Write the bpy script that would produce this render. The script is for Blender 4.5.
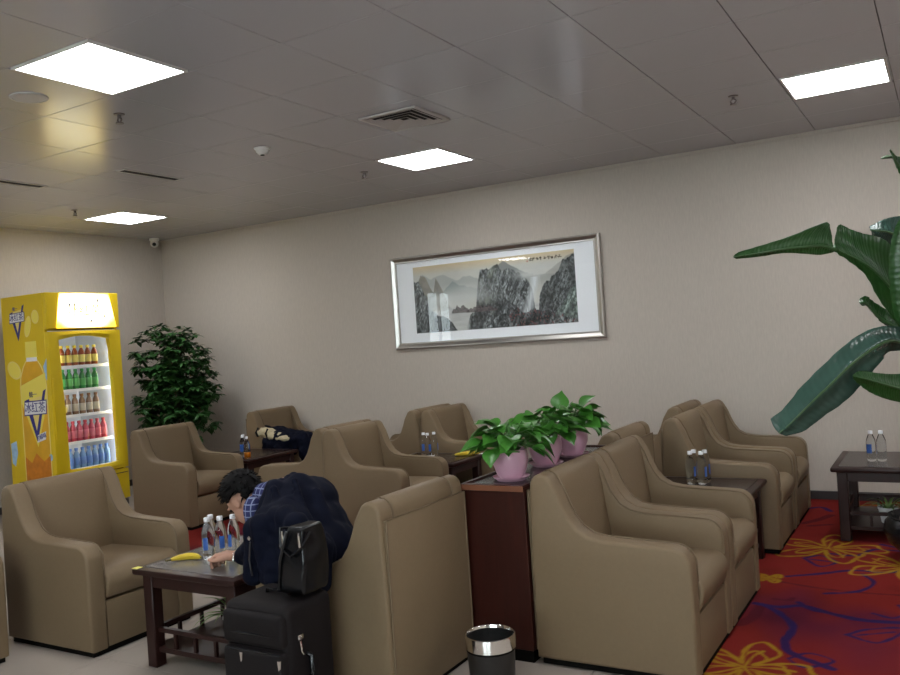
import bpy, bmesh, math, random
import numpy as np
from mathutils import Vector, Matrix, noise
random.seed(7)
for o in list(bpy.data.objects): bpy.data.objects.remove(o)
SC = bpy.context.scene
COL = SC.collection
PI = math.pi

# ------------------------------------------------------------------ camera, world, exposure
F_PX, YAW, PITCH, ROLL, CAMZ = 845.0, -0.5332, 0.0, -0.0666, 1.54
cam_d = bpy.data.cameras.new('camera')
cam_d.sensor_fit = 'HORIZONTAL'; cam_d.sensor_width = 36.0
cam_d.lens = F_PX / 900.0 * 36.0
cam_d.clip_start = 0.05
cam = bpy.data.objects.new('camera', cam_d); COL.objects.link(cam)
w_ = Vector((math.sin(YAW), math.cos(YAW), 0)); r0_ = Vector((math.cos(YAW), -math.sin(YAW), 0)); u0_ = r0_.cross(w_)
r_ = math.cos(ROLL)*r0_ + math.sin(ROLL)*u0_; u_ = -math.sin(ROLL)*r0_ + math.cos(ROLL)*u0_
M3 = Matrix((r_, u_, -w_)).transposed()
cam.matrix_world = Matrix.Translation((0, 0, CAMZ)) @ M3.to_4x4()
SC.camera = cam
def at(px, py, d):
    "world point seen at photo position px, py, at distance d along the view axis"
    return Vector((0, 0, CAMZ)) + d*(r_*((px-450)/F_PX) - u_*((py-337.5)/F_PX) + w_)
def at_floor(px, py, z=0.0):
    v = at(px, py, 1.0) - Vector((0, 0, CAMZ))
    return Vector((0, 0, CAMZ)) + v*((z-CAMZ)/v.z)

world = bpy.data.worlds.new('daylight'); SC.world = world; world.use_nodes = True
world.node_tree.nodes['Background'].inputs[0].default_value = (0.84, 0.97, 1.0, 1)
world.node_tree.nodes['Background'].inputs[1].default_value = 10.0
SC.view_settings.view_transform = 'Standard'; SC.view_settings.look = 'None'
SC.view_settings.gamma = 1.0; SC.view_settings.use_curve_mapping = False
SC.view_settings.exposure = 0.12
PANEL_STRENGTH = 25.0

# ------------------------------------------------------------------ materials
MATS = {}
def nt_of(m): return m.node_tree.nodes, m.node_tree.links
def mat(name, col, rough=0.5, spec=0.5, metal=0.0, noise_amt=0.0, nscale=20.0, bump=0.0, bscale=200.0, stretch=None,
        trans=0.0, ior=1.45, emit=None, estr=0.0, coat=0.0, alpha=1.0, sub=0.0):
    m = bpy.data.materials.new(name); m.use_nodes = True
    n, l = nt_of(m); b = n['Principled BSDF']
    b.inputs['Base Color'].default_value = (*col, 1); b.inputs['Roughness'].default_value = rough
    b.inputs['Specular IOR Level'].default_value = spec; b.inputs['Metallic'].default_value = metal
    b.inputs['Transmission Weight'].default_value = trans; b.inputs['IOR'].default_value = ior
    b.inputs['Coat Weight'].default_value = coat; b.inputs['Alpha'].default_value = alpha
    if emit: b.inputs['Emission Color'].default_value = (*emit, 1); b.inputs['Emission Strength'].default_value = estr
    src = None
    if noise_amt > 0 or bump > 0:
        tc = n.new('ShaderNodeTexCoord'); mp = n.new('ShaderNodeMapping'); l.new(tc.outputs['Object'], mp.inputs[0])
        if stretch: mp.inputs['Scale'].default_value = stretch
        src = mp.outputs[0]
    if noise_amt > 0:
        t = n.new('ShaderNodeTexNoise'); t.inputs['Scale'].default_value = nscale; t.inputs['Detail'].default_value = 4
        l.new(src, t.inputs['Vector'])
        mx = n.new('ShaderNodeMix'); mx.data_type = 'RGBA'
        mx.inputs[6].default_value = (*[c*(1-noise_amt) for c in col], 1)
        mx.inputs[7].default_value = (*[min(1, c*(1+noise_amt)) for c in col], 1)
        l.new(t.outputs[0], mx.inputs[0]); l.new(mx.outputs[2], b.inputs['Base Color'])
    if bump > 0:
        t2 = n.new('ShaderNodeTexNoise'); t2.inputs['Scale'].default_value = bscale; t2.inputs['Detail'].default_value = 3
        l.new(src, t2.inputs['Vector'])
        bp = n.new('ShaderNodeBump'); bp.inputs['Strength'].default_value = bump; bp.inputs['Distance'].default_value = 0.002
        l.new(t2.outputs[0], bp.inputs['Height']); l.new(bp.outputs[0], b.inputs['Normal'])
    MATS[name] = m
    return m
def vcol_mat(name, rough=0.8, spec=0.3, bump=0.0, bscale=400.0):
    m = mat(name, (1, 1, 1), rough, spec, bump=bump, bscale=bscale)
    n, l = nt_of(m); a = n.new('ShaderNodeVertexColor'); a.layer_name = 'Col'
    l.new(a.outputs[0], n['Principled BSDF'].inputs['Base Color'])
    return m

mat('wallpaper', (0.48, 0.43, 0.375), 0.75, 0.25, noise_amt=0.10, nscale=30, bump=0.25, bscale=90, stretch=(3, 3, 0.5))
mat('ceiling_tile', (0.45, 0.44, 0.47), 0.20, 0.5, noise_amt=0.03, nscale=300)
mat('joint', (0.16, 0.15, 0.145), 0.8)
mat('white_trim', (0.75, 0.72, 0.68), 0.5)
mat('baseboard', (0.035, 0.03, 0.03), 0.4)
mat('marble', (0.36, 0.31, 0.27), 0.22, 0.5, noise_amt=0.12, nscale=3)
mat('upholstery', (0.178, 0.126, 0.073), 0.55, 0.35, noise_amt=0.06, nscale=60, bump=0.25, bscale=500)
mat('upholstery_piping', (0.150, 0.107, 0.064), 0.6, 0.3)
mat('plinth_black', (0.004, 0.0035, 0.003), 0.8, 0.1)
def wood(name, c1, c2, rough, scale):
    m = mat(name, c1, rough, 0.35); n, l = nt_of(m)
    tc = n.new('ShaderNodeTexCoord'); mp = n.new('ShaderNodeMapping'); mp.inputs['Scale'].default_value = scale
    t = n.new('ShaderNodeTexNoise'); t.inputs['Scale'].default_value = 4; t.inputs['Detail'].default_value = 6; t.inputs['Distortion'].default_value = 0.6
    mx = n.new('ShaderNodeMix'); mx.data_type = 'RGBA'; mx.inputs[6].default_value = (*c1, 1); mx.inputs[7].default_value = (*c2, 1)
    l.new(tc.outputs['Object'], mp.inputs[0]); l.new(mp.outputs[0], t.inputs['Vector']); l.new(t.outputs[0], mx.inputs[0])
    l.new(mx.outputs[2], n['Principled BSDF'].inputs['Base Color'])
wood('dark_wood', (0.013, 0.005, 0.004), (0.032, 0.010, 0.008), 0.38, (6, 6, 1))
wood('console_wood', (0.014, 0.0035, 0.0025), (0.048, 0.010, 0.006), 0.35, (8, 8, 0.8))
mat('table_top', (0.022, 0.013, 0.012), 0.25, 0.4, noise_amt=0.25, nscale=90)
mat('edge_wood', (0.16, 0.06, 0.03), 0.35)
mat('granite', (0.16, 0.145, 0.14), 0.13, 0.6, noise_amt=0.3, nscale=120)
mat('silver', (0.48, 0.46, 0.43), 0.33, 0.5, metal=1.0, noise_amt=0.05, nscale=8)
mat('chrome', (0.8, 0.79, 0.77), 0.12, 0.5, metal=1.0)
mat('mat_board', (0.92, 0.94, 0.97), 0.8, noise_amt=0.03, nscale=200)
mat('pot_pink', (0.62, 0.36, 0.46), 0.3, 0.5)
mat('soil', (0.03, 0.02, 0.012), 0.9)
mat('pot_white', (0.6, 0.62, 0.63), 0.35)
mat('pot_black', (0.008, 0.008, 0.009), 0.25, 0.4)
mat('bin_body', (0.014, 0.012, 0.011), 0.45, noise_amt=0.3, nscale=150)
mat('bin_inside', (0.004, 0.004, 0.004), 0.6, 0.2)
mat('fridge_yellow', (0.70, 0.50, 0.015), 0.35, 0.4)
mat('fridge_grey', (0.06, 0.055, 0.05), 0.6)
mat('liner_white', (0.75, 0.77, 0.80), 0.4)
mat('shelf_rail', (0.85, 0.85, 0.86), 0.3)
mat('cap_white', (0.8, 0.8, 0.83), 0.4)
mat('cap_yellow', (0.85, 0.65, 0.05), 0.35)
mat('cap_green', (0.03, 0.30, 0.06), 0.35)
mat('cap_red', (0.5, 0.04, 0.06), 0.35)
mat('cap_blue', (0.1, 0.22, 0.6), 0.35)
mat('cap_brown', (0.25, 0.11, 0.04), 0.4)
mat('water_pet', (0.90, 0.94, 0.97), 0.05, 0.5, trans=1.0, ior=1.22)
mat('label_blue', (0.04, 0.12, 0.42), 0.35)
mat('juice_tea', (0.30, 0.06, 0.01), 0.15, coat=0.5)
mat('juice_green', (0.03, 0.24, 0.05), 0.2, coat=0.5)
mat('juice_brown', (0.26, 0.15, 0.09), 0.2, coat=0.5)
mat('juice_red', (0.50, 0.06, 0.10), 0.2, coat=0.5)
mat('juice_blue', (0.18, 0.33, 0.62), 0.15, coat=0.5)
mat('label_yellow', (0.85, 0.70, 0.15), 0.4)
mat('label_green', (0.10, 0.42, 0.10), 0.4)
mat('label_pale', (0.55, 0.48, 0.36), 0.4)
mat('label_pink', (0.62, 0.14, 0.19), 0.4)
mat('label_water', (0.12, 0.24, 0.60), 0.4)
mat('print_white', (0.8, 0.8, 0.82), 0.4)
mat('print_navy', (0.03, 0.03, 0.22), 0.4)
mat('print_orange', (0.72, 0.40, 0.02), 0.35, noise_amt=0.25, nscale=6)
mat('print_deep_orange', (0.60, 0.20, 0.015), 0.35, noise_amt=0.4, nscale=14)
mat('print_lemon', (0.85, 0.72, 0.12), 0.35)
mat('print_pale_yellow', (0.82, 0.68, 0.22), 0.35)
mat('print_ice', (0.35, 0.55, 0.78), 0.35, noise_amt=0.3, nscale=20)
mat('banana_skin', (0.62, 0.45, 0.03), 0.5, noise_amt=0.15, nscale=30)
mat('banana_stem', (0.10, 0.08, 0.02), 0.7)
mat('orange_juice', (0.85, 0.25, 0.01), 0.25)
mat('paper_white', (0.75, 0.75, 0.74), 0.6)
mat('sticker', (0.85, 0.75, 0.15), 0.5)
mat('skin', (0.43, 0.235, 0.165), 0.5, 0.4, noise_amt=0.06, nscale=25)
mat('hair', (0.003, 0.0025, 0.0025), 0.6, 0.12)
mat('jacket_navy', (0.0030, 0.0042, 0.012), 0.75, 0.10, noise_amt=0.25, nscale=15, bump=0.3, bscale=300)
mat('trousers', (0.003, 0.003, 0.004), 0.8)
mat('shoe', (0.008, 0.007, 0.006), 0.3)
mat('eye', (0.02, 0.015, 0.012), 0.2)
mat('lip', (0.33, 0.14, 0.11), 0.5)
mat('suitcase_fabric', (0.0075, 0.0055, 0.0058), 0.65, 0.2, bump=0.6, bscale=700)
mat('suitcase_trim', (0.010, 0.009, 0.010), 0.35, 0.5)
mat('leather_black', (0.003, 0.0035, 0.005), 0.25, 0.45, bump=0.15, bscale=90)
mat('cream_cloth', (0.50, 0.43, 0.28), 0.8, noise_amt=0.1, nscale=30)
mat('sprinkler_metal', (0.18, 0.16, 0.16), 0.35, metal=0.8)
mat('dome_dark', (0.01, 0.01, 0.01), 0.1)
mat('plastic_white', (0.7, 0.69, 0.67), 0.4)
mat('vent_white', (0.52, 0.50, 0.49), 0.45)
mat('vent_dark', (0.01, 0.01, 0.012), 0.8)
mat('bark', (0.10, 0.07, 0.045), 0.85, noise_amt=0.3, nscale=30)
mat('stem_green', (0.06, 0.16, 0.04), 0.5)
mat('window_frame', (0.6, 0.6, 0.6), 0.4)
mat('panel_light', (0.9, 0.9, 0.9), 0.5, emit=(0.97, 0.98, 1.0), estr=PANEL_STRENGTH)
mat('fridge_lamp', (0.9, 0.9, 0.9), 0.5, emit=(0.90, 0.95, 1.0), estr=12.0)
mat('wood_far', (0.2, 0.15, 0.1), 0.6)

def leaf_mat(name, c1, c2, rough, veins=0.0):
    m = mat(name, c1, rough, 0.5); n, l = nt_of(m)
    b = n['Principled BSDF']
    uv = n.new('ShaderNodeTexCoord')
    t = n.new('ShaderNodeTexNoise'); t.inputs['Scale'].default_value = 6
    l.new(uv.outputs['Object'], t.inputs['Vector'])
    mx = n.new('ShaderNodeMix'); mx.data_type = 'RGBA'; mx.inputs[6].default_value = (*c1, 1); mx.inputs[7].default_value = (*c2, 1)
    l.new(t.outputs[0], mx.inputs[0]); l.new(mx.outputs[2], b.inputs['Base Color'])
    if veins:
        w = n.new('ShaderNodeTexWave'); w.wave_type = 'BANDS'; w.bands_direction = 'Y'; w.inputs['Scale'].default_value = veins
        w.inputs['Distortion'].default_value = 0.6
        l.new(uv.outputs['UV'], w.inputs['Vector'])
        bp = n.new('ShaderNodeBump'); bp.inputs['Strength'].default_value = 0.35; bp.inputs['Distance'].default_value = 0.004
        l.new(w.outputs[0], bp.inputs['Height']); l.new(bp.outputs[0], b.inputs['Normal'])
leaf_mat('leaf_pothos', (0.022, 0.115, 0.012), (0.070, 0.24, 0.030), 0.35)
leaf_mat('leaf_scheff', (0.012, 0.052, 0.012), (0.040, 0.125, 0.028), 0.4)
leaf_mat('leaf_banana', (0.014, 0.062, 0.014), (0.028, 0.100, 0.022), 0.3, 9)
leaf_mat('leaf_banana_sheen', (0.030, 0.075, 0.058), (0.055, 0.115, 0.090), 0.22, 9)  # lighter copy of the leaf green, bluish sheen put into the colour
leaf_mat('leaf_spider', (0.06, 0.14, 0.03), (0.20, 0.28, 0.10), 0.4)
mat('midrib', (0.05, 0.115, 0.04), 0.45)

def plaid():
    m = mat('shirt_plaid', (0.02, 0.03, 0.16), 0.8); n, l = nt_of(m)
    tc = n.new('ShaderNodeTexCoord'); mx0 = None
    outs = []
    for d in ('X', 'Z'):
        w = n.new('ShaderNodeTexWave'); w.bands_direction = d; w.inputs['Scale'].default_value = 11
        r = n.new('ShaderNodeMath'); r.operation = 'GREATER_THAN'; r.inputs[1].default_value = 0.93
        l.new(tc.outputs['Object'], w.inputs['Vector']); l.new(w.outputs[0], r.inputs[0]); outs.append(r)
    a = n.new('ShaderNodeMath'); a.operation = 'MAXIMUM'; l.new(outs[0].outputs[0], a.inputs[0]); l.new(outs[1].outputs[0], a.inputs[1])
    mx = n.new('ShaderNodeMix'); mx.data_type = 'RGBA'; mx.inputs[6].default_value = (0.010, 0.014, 0.085, 1); mx.inputs[7].default_value = (0.22, 0.25, 0.38, 1)
    l.new(a.outputs[0], mx.inputs[0]); l.new(mx.outputs[2], n['Principled BSDF'].inputs['Base Color'])
plaid()

def pane_mat(name, tint, refl):
    m = bpy.data.materials.new(name); m.use_nodes = True; n, l = nt_of(m); n.remove(n['Principled BSDF'])
    out = n['Material Output']; t = n.new('ShaderNodeBsdfTransparent'); t.inputs[0].default_value = (*tint, 1)
    g = n.new('ShaderNodeBsdfGlossy'); g.inputs['Roughness'].default_value = 0.01; g.inputs[0].default_value = (1, 1, 1, 1)
    fr = n.new('ShaderNodeFresnel'); fr.inputs[0].default_value = refl
    geo = n.new('ShaderNodeNewGeometry'); inv_ = n.new('ShaderNodeMath'); inv_.operation = 'SUBTRACT'; inv_.inputs[0].default_value = 1.0; l.new(geo.outputs['Backfacing'], inv_.inputs[1])
    ml = n.new('ShaderNodeMath'); ml.operation = 'MULTIPLY'; l.new(fr.outputs[0], ml.inputs[0]); l.new(inv_.outputs[0], ml.inputs[1])   # no second, internal reflection in the thin pane
    mx = n.new('ShaderNodeMixShader'); l.new(ml.outputs[0], mx.inputs[0]); l.new(t.outputs[0], mx.inputs[1]); l.new(g.outputs[0], mx.inputs[2])
    l.new(mx.outputs[0], out.inputs[0]); MATS[name] = m
pane_mat('glass_pane', (0.98, 0.985, 0.985), 1.4)

def lightbox_mat():
    # backlit sign: glare painted as white middle, yellow rim, in the sign's own coordinates
    m = mat('lightbox', (0.8, 0.7, 0.2), 0.4, emit=(1, 1, 1), estr=3.6); n, l = nt_of(m)
    tc = n.new('ShaderNodeTexCoord'); sp = n.new('ShaderNodeSeparateXYZ'); l.new(tc.outputs['Object'], sp.inputs[0])
    def M(op, a, b=None):
        k = n.new('ShaderNodeMath'); k.operation = op
        for i, v in enumerate((a, b)):
            if v is None: continue
            if isinstance(v, (int, float)): k.inputs[i].default_value = v
            else: l.new(v, k.inputs[i])
        return k.outputs[0]
    y = M('MULTIPLY', M('SUBTRACT', sp.outputs[1], 5.575), 3.4); z = M('MULTIPLY', M('SUBTRACT', sp.outputs[2], 2.075), 5.8)
    d = M('ADD', M('MULTIPLY', y, y), M('MULTIPLY', z, z))
    t = n.new('ShaderNodeTexNoise'); t.inputs['Scale'].default_value = 9; l.new(tc.outputs['Object'], t.inputs['Vector'])
    d2 = M('MULTIPLY', M('ADD', d, M('MULTIPLY', M('SUBTRACT', t.outputs[0], 0.5), 0.9)), 0.45)
    rp = n.new('ShaderNodeValToRGB'); l.new(d2, rp.inputs[0])
    rp.color_ramp.elements[0].position = 0.18; rp.color_ramp.elements[0].color = (1, 0.93, 0.66, 1)
    rp.color_ramp.elements[1].position = 0.85; rp.color_ramp.elements[1].color = (1, 0.62, 0.02, 1)
    l.new(rp.outputs[0], n['Principled BSDF'].inputs['Emission Color'])
lightbox_mat()

# ------------------------------------------------------------------ mesh helpers
class MB:
    def __init__(s): s.bm = bmesh.new()
    def _merge(s, t):
        me = bpy.data.meshes.new('tmp'); t.to_mesh(me); t.free(); s.bm.from_mesh(me); bpy.data.meshes.remove(me)
    def box(s, x0, x1, y0, y1, z0, z1, bev=0.0, seg=2, M=None):
        t = bmesh.new(); bmesh.ops.create_cube(t, size=1.0)
        for v in t.verts: v.co = Vector((x0+(v.co.x+.5)*(x1-x0), y0+(v.co.y+.5)*(y1-y0), z0+(v.co.z+.5)*(z1-z0)))
        if bev: bmesh.ops.bevel(t, geom=list(t.edges), offset=bev, segments=seg, profile=0.5, affect='EDGES')
        if M is not None: bmesh.ops.transform(t, matrix=M, verts=t.verts)
        s._merge(t); return s
    def prism(s, prof, a, b, axis='Y', bev=0.0, seg=3):
        "closed 2D outline extruded from a to b along an axis"
        t = bmesh.new()
        def P(p, q): return (p[0], q, p[1]) if axis == 'Y' else ((q, p[0], p[1]) if axis == 'X' else (p[0], p[1], q))
        A = [t.verts.new(P(p, a)) for p in prof]; B = [t.verts.new(P(p, b)) for p in prof]
        fa = t.faces.new(A); fb = t.faces.new(B[::-1]); n = len(prof)
        for i in range(n): t.faces.new((A[i], B[i], B[(i+1) % n], A[(i+1) % n]))
        bmesh.ops.recalc_face_normals(t, faces=t.faces)
        if bev: bmesh.ops.bevel(t, geom=list(fa.edges)+list(fb.edges), offset=bev, segments=seg, profile=0.5, affect='EDGES', clamp_overlap=True)
        s._merge(t); return s
    def lathe(s, prof, seg=20, M=None, c=(0, 0, 0)):
        t = bmesh.new(); rings = []
        for r, z in prof:
            rings.append([t.verts.new((c[0]+r*math.cos(2*PI*k/seg), c[1]+r*math.sin(2*PI*k/seg), c[2]+z)) for k in range(seg)])
        for a, b in zip(rings, rings[1:]):
            for k in range(seg): t.faces.new((a[k], a[(k+1) % seg], b[(k+1) % seg], b[k]))
        if prof[0][0] > 1e-5: t.faces.new(rings[0][::-1])
        if prof[-1][0] > 1e-5: t.faces.new(rings[-1])
        bmesh.ops.remove_doubles(t, verts=t.verts, dist=1e-6)
        bmesh.ops.recalc_face_normals(t, faces=t.faces)
        if M is not None: bmesh.ops.transform(t, matrix=M, verts=t.verts)
        s._merge(t); return s
    def tube(s, pts, rad, seg=8):
        t = bmesh.new(); pts = [Vector(p) for p in pts]; n = len(pts)
        if not hasattr(rad, '__len__'): rad = [rad]*n
        rings = []; up = Vector((0.13, 0.21, 1)).normalized()
        for i, p in enumerate(pts):
            d = (pts[min(i+1, n-1)]-pts[max(i-1, 0)]).normalized()
            if abs(d.dot(up)) > 0.97: up = Vector((1, 0.1, 0))
            a = d.cross(up).normalized(); b = d.cross(a)
            rings.append([t.verts.new(p+rad[i]*(math.cos(2*PI*k/seg)*a+math.sin(2*PI*k/seg)*b)) for k in range(seg)])
        for a, b in zip(rings, rings[1:]):
            for k in range(seg): t.faces.new((a[k], a[(k+1) % seg], b[(k+1) % seg], b[k]))
        t.faces.new(rings[0][::-1]); t.faces.new(rings[-1])
        bmesh.ops.recalc_face_normals(t, faces=t.faces)
        s._merge(t); return s
    def ball(s, c, r, sub=2, M=None):
        t = bmesh.new(); bmesh.ops.create_icosphere(t, subdivisions=sub, radius=1.0)
        r = r if hasattr(r, '__len__') else (r, r, r)
        for v in t.verts:
            q = Vector((v.co.x*r[0], v.co.y*r[1], v.co.z*r[2]))
            if M is not None: q = M @ q
            v.co = q + Vector(c)
        s._merge(t); return s
    def faces(s, verts, faces):
        vs = [s.bm.verts.new(v) for v in verts]
        for f in faces: s.bm.faces.new([vs[i] for i in f])
        return s
    def mesh(s, name, smooth=True, ang=40):
        me = bpy.data.meshes.new(name); s.bm.to_mesh(me); s.bm.free()
        if smooth:
            me.shade_smooth()
            try: me.set_sharp_from_angle(angle=math.radians(ang))
            except Exception: pass
        return me
    def build(s, name, material, parent=None, smooth=True, ang=40):
        return put(name, s.mesh(name, smooth, ang), material, parent)
def put(name, me, material, parent=None):
    if not me.materials: me.materials.append(MATS[material])
    o = bpy.data.objects.new(name, me); COL.objects.link(o); o.parent = parent
    return o
def tag(o, label, cat, group=None):
    o['label'] = label; o['category'] = cat
    if group: o['group'] = group
    return o
def thing(name, label, cat, loc=(0, 0, 0), rz=0.0, group=None):
    o = bpy.data.objects.new(name, None); COL.objects.link(o); o.location = loc; o.rotation_euler = (0, 0, rz)
    o.empty_display_size = 0.1
    return tag(o, label, cat, group)
def struct(o): o['kind'] = 'structure'; return o
def copy_tree(o, parent=None):
    c = o.copy(); COL.objects.link(c); c.parent = parent
    for ch in list(o.children): copy_tree(ch, c)
    return c
def applied(me, mods):
    "evaluate modifiers on a mesh, return the resulting mesh"
    o = bpy.data.objects.new('tmp', me); COL.objects.link(o)
    for typ, kw in mods:
        m = o.modifiers.new(typ, typ)
        for k, v in kw.items(): setattr(m, k, v)
    dg = bpy.context.evaluated_depsgraph_get(); dg.update()
    r = bpy.data.meshes.new_from_object(o.evaluated_get(dg)); bpy.data.objects.remove(o)
    r.shade_smooth(); return r
def text_mesh(txt, size, depth=0.001):
    c = bpy.data.curves.new('txt', 'FONT'); c.body = txt; c.size = size; c.align_x = 'CENTER'; c.align_y = 'CENTER'; c.extrude = depth
    c.resolution_u = 2
    o = bpy.data.objects.new('txt', c); COL.objects.link(o)
    dg = bpy.context.evaluated_depsgraph_get(); dg.update()
    me = bpy.data.meshes.new_from_object(o.evaluated_get(dg)); bpy.data.objects.remove(o); return me
def arc(cx, cy, r, a0, a1, n):
    return [(cx+r*math.cos(math.radians(a0+(a1-a0)*i/n)), cy+r*math.sin(math.radians(a0+(a1-a0)*i/n))) for i in range(n+1)]

# ------------------------------------------------------------------ the room
XL, XR, YB, YF, ZC = -8.66, 3.6, 7.52, -3.2, 3.027
P = 0.6247; GX, GY = -0.845, 5.68
CARPET_Y, CARPET_X = 3.60, -7.0
CARPET_STEP = (-1.75, 4.60)

fl = struct(MB().box(XL-0.1, XR+0.1, YF-0.1, YB+0.1, -0.14, -0.012).build('floor', 'joint'))
TS = 0.8
tile_me = MB().box(-TS/2+.0015, TS/2-.0015, -TS/2+.0015, TS/2-.0015, -0.012, 0.0, 0.001, 1).mesh('floor_tile')
def ftile(x0, x1, y0, y1):
    ny = int(round((y1-y0)/TS)); nx = int(math.ceil((x1-x0)/TS - 1e-6))
    for i in range(nx):
        for j in range(ny):
            xa = x0+i*TS; xb = min(xa+TS, x1); yb = y1-j*TS; ya = yb-TS
            if ya < YF: ya = YF
            if abs(xb-xa-TS) < 1e-3 and abs(yb-ya-TS) < 1e-3: o = put('floor_tile', tile_me, 'marble', fl)
            else: o = put('floor_tile', tile_me, 'marble', fl); o.scale = ((xb-xa)/TS, (yb-ya)/TS, 1)
            o.location = ((xa+xb)/2, (ya+yb)/2, 0)
ftile(XL, XR, YF, CARPET_Y)
for j in range(5):
    ya = CARPET_Y+j*TS; yb = min(ya+TS, YB)
    for xa, xb in ((XL, XL+TS), (XL+TS, CARPET_X)):
        o = put('floor_tile', tile_me, 'marble', fl); o.scale = ((xb-xa)/TS, (yb-ya)/TS, 1); o.location = ((xa+xb)/2, (ya+yb)/2, 0)

for xa in np.arange(CARPET_X, CARPET_STEP[0]-.01, TS):
    xb = min(xa+TS, CARPET_STEP[0]+.06)
    for ya, yb in ((3.6, 4.4), (4.4, 4.6)):
        o = put('floor_tile', tile_me, 'marble', fl); o.scale = ((xb-xa)/TS, (yb-ya)/TS, 1); o.location = ((xa+xb)/2, (ya+yb)/2, 0)
# walls
struct(MB().box(XL-.1, XR+.1, YB, YB+.1, 0, ZC+.1).build('wall_back', 'wallpaper', smooth=False))
struct(MB().box(XR, XR+.1, YF, YB, 0, ZC+.1).build('wall_right', 'wallpaper', smooth=False))
FWIN = [(-2.3, -.6), (-.3, 1.4)]; FZ0, FZ1 = .85, 2.70
wf_ = MB(); e_ = [XL-.1]+[v for q in FWIN for v in q]+[XR+.1]
for k in range(0, len(e_), 2): wf_.box(e_[k], e_[k+1], YF-.1, YF, 0, ZC+.1)
for a, b in FWIN: wf_.box(a, b, YF-.1, YF, 0, FZ0); wf_.box(a, b, YF-.1, YF, FZ1, ZC+.1)
struct(wf_.build('wall_front', 'wallpaper', smooth=False))
for i_, (a, b) in enumerate(FWIN):
    wn = struct(bpy.data.objects.new('window_%d' % (i_+2), None)); COL.objects.link(wn); wn.location = ((a+b)/2, YF-.05, FZ0)
    hw_, H_ = (b-a)/2, FZ1-FZ0; fm = MB()
    for q in ((-hw_, -hw_+.05, 0, H_), (hw_-.05, hw_, 0, H_), (-hw_+.05, hw_-.05, 0, .05), (-hw_+.05, hw_-.05, H_-.05, H_), (-.025, .025, .05, H_-.05)): fm.box(q[0], q[1], -.03, .03, q[2], q[3])
    fm.build('window_frame', 'window_frame', wn, False)
    for x0, x1 in ((-hw_+.05, -.025), (.025, hw_-.05)): MB().box(x0, x1, -.003, .003, .05, H_-.05).build('pane', 'glass_pane', wn, False)
WY0, WY1, WZ0, WZ1 = 0.12, 1.10, 1.30, 2.48
wl = MB(); wl.box(XL-.1, XL, YF, WY0, 0, ZC+.1); wl.box(XL-.1, XL, WY1, YB, 0, ZC+.1)
wl.box(XL-.1, XL, WY0, WY1, 0, WZ0); wl.box(XL-.1, XL, WY0, WY1, WZ1, ZC+.1)
struct(wl.build('wall_left', 'wallpaper', smooth=False))
win = struct(bpy.data.objects.new('window_1', None)); COL.objects.link(win); win.location = (XL-.05, (WY0+WY1)/2, WZ0)
fw = MB(); a, b = -(WY1-WY0)/2, (WY1-WY0)/2; H = WZ1-WZ0
for q in ((a, a+.05, 0, H), (b-.05, b, 0, H), (a+.05, b-.05, 0, .05), (a+.05, b-.05, H-.05, H), (-.02, .02, .05, H-.05)): fw.box(-.03, .03, *q)
fw.build('window_frame', 'window_frame', win, False)
for y0, y1 in ((a+.05, -.02), (.02, b-.05)): MB().box(-.003, .003, y0, y1, .05, H-.05).build('pane', 'glass_pane', win, False)
# trims
struct(MB().box(XL, XR, YB-.018, YB, ZC-.03, ZC).build('trim_1', 'wallpaper', smooth=False))
struct(MB().box(XL, XL+.018, YF, YB-.018, ZC-.03, ZC).build('trim_2', 'wallpaper', smooth=False))
struct(MB().box(XL+.015, XR, YB-.015, YB, 0, .075, .004).build('baseboard_back', 'baseboard', smooth=False))
struct(MB().box(XL, XL+.015, YF, YB, 0, .075, .004).build('baseboard_left', 'baseboard', smooth=False))

# ceiling: slab with a tile in every grid cell that holds no light
ce = struct(MB().box(XL-.1, XR+.1, YF-.1, YB+.1, ZC+.012, ZC+.1).build('ceiling', 'joint', smooth=False))
LIGHT_CELLS = [(0, 0), (-5, 0), (-11, 0), (-5, -5), (0, -5), (-11, -5), (5, 0), (5, -5), (0, -10), (-5, -10), (-11, -10), (5, -10)]
ct_me = MB().box(-P/2+.0022, P/2-.0022, -P/2+.0022, P/2-.0022, 0, .012, .0015, 1).mesh('ceiling_tile')
for i in range(-13, 8):
    for j in range(-15, 3):
        if (i, j) in LIGHT_CELLS: continue
        xa, xb = max(GX+i*P, XL), min(GX+(i+1)*P, XR); ya, yb = max(GY+j*P, YF), min(GY+(j+1)*P, YB)
        if xb-xa < .02 or yb-ya < .02: continue
        o = put('ceiling_tile', ct_me, 'ceiling_tile', ce); o.location = ((xa+xb)/2, (ya+yb)/2, ZC); o.scale = ((xb-xa)/P, (yb-ya)/P, 1)
        o.rotation_euler = (random.uniform(-.0018, .0018), random.uniform(-.0018, .0018), 0)

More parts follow.
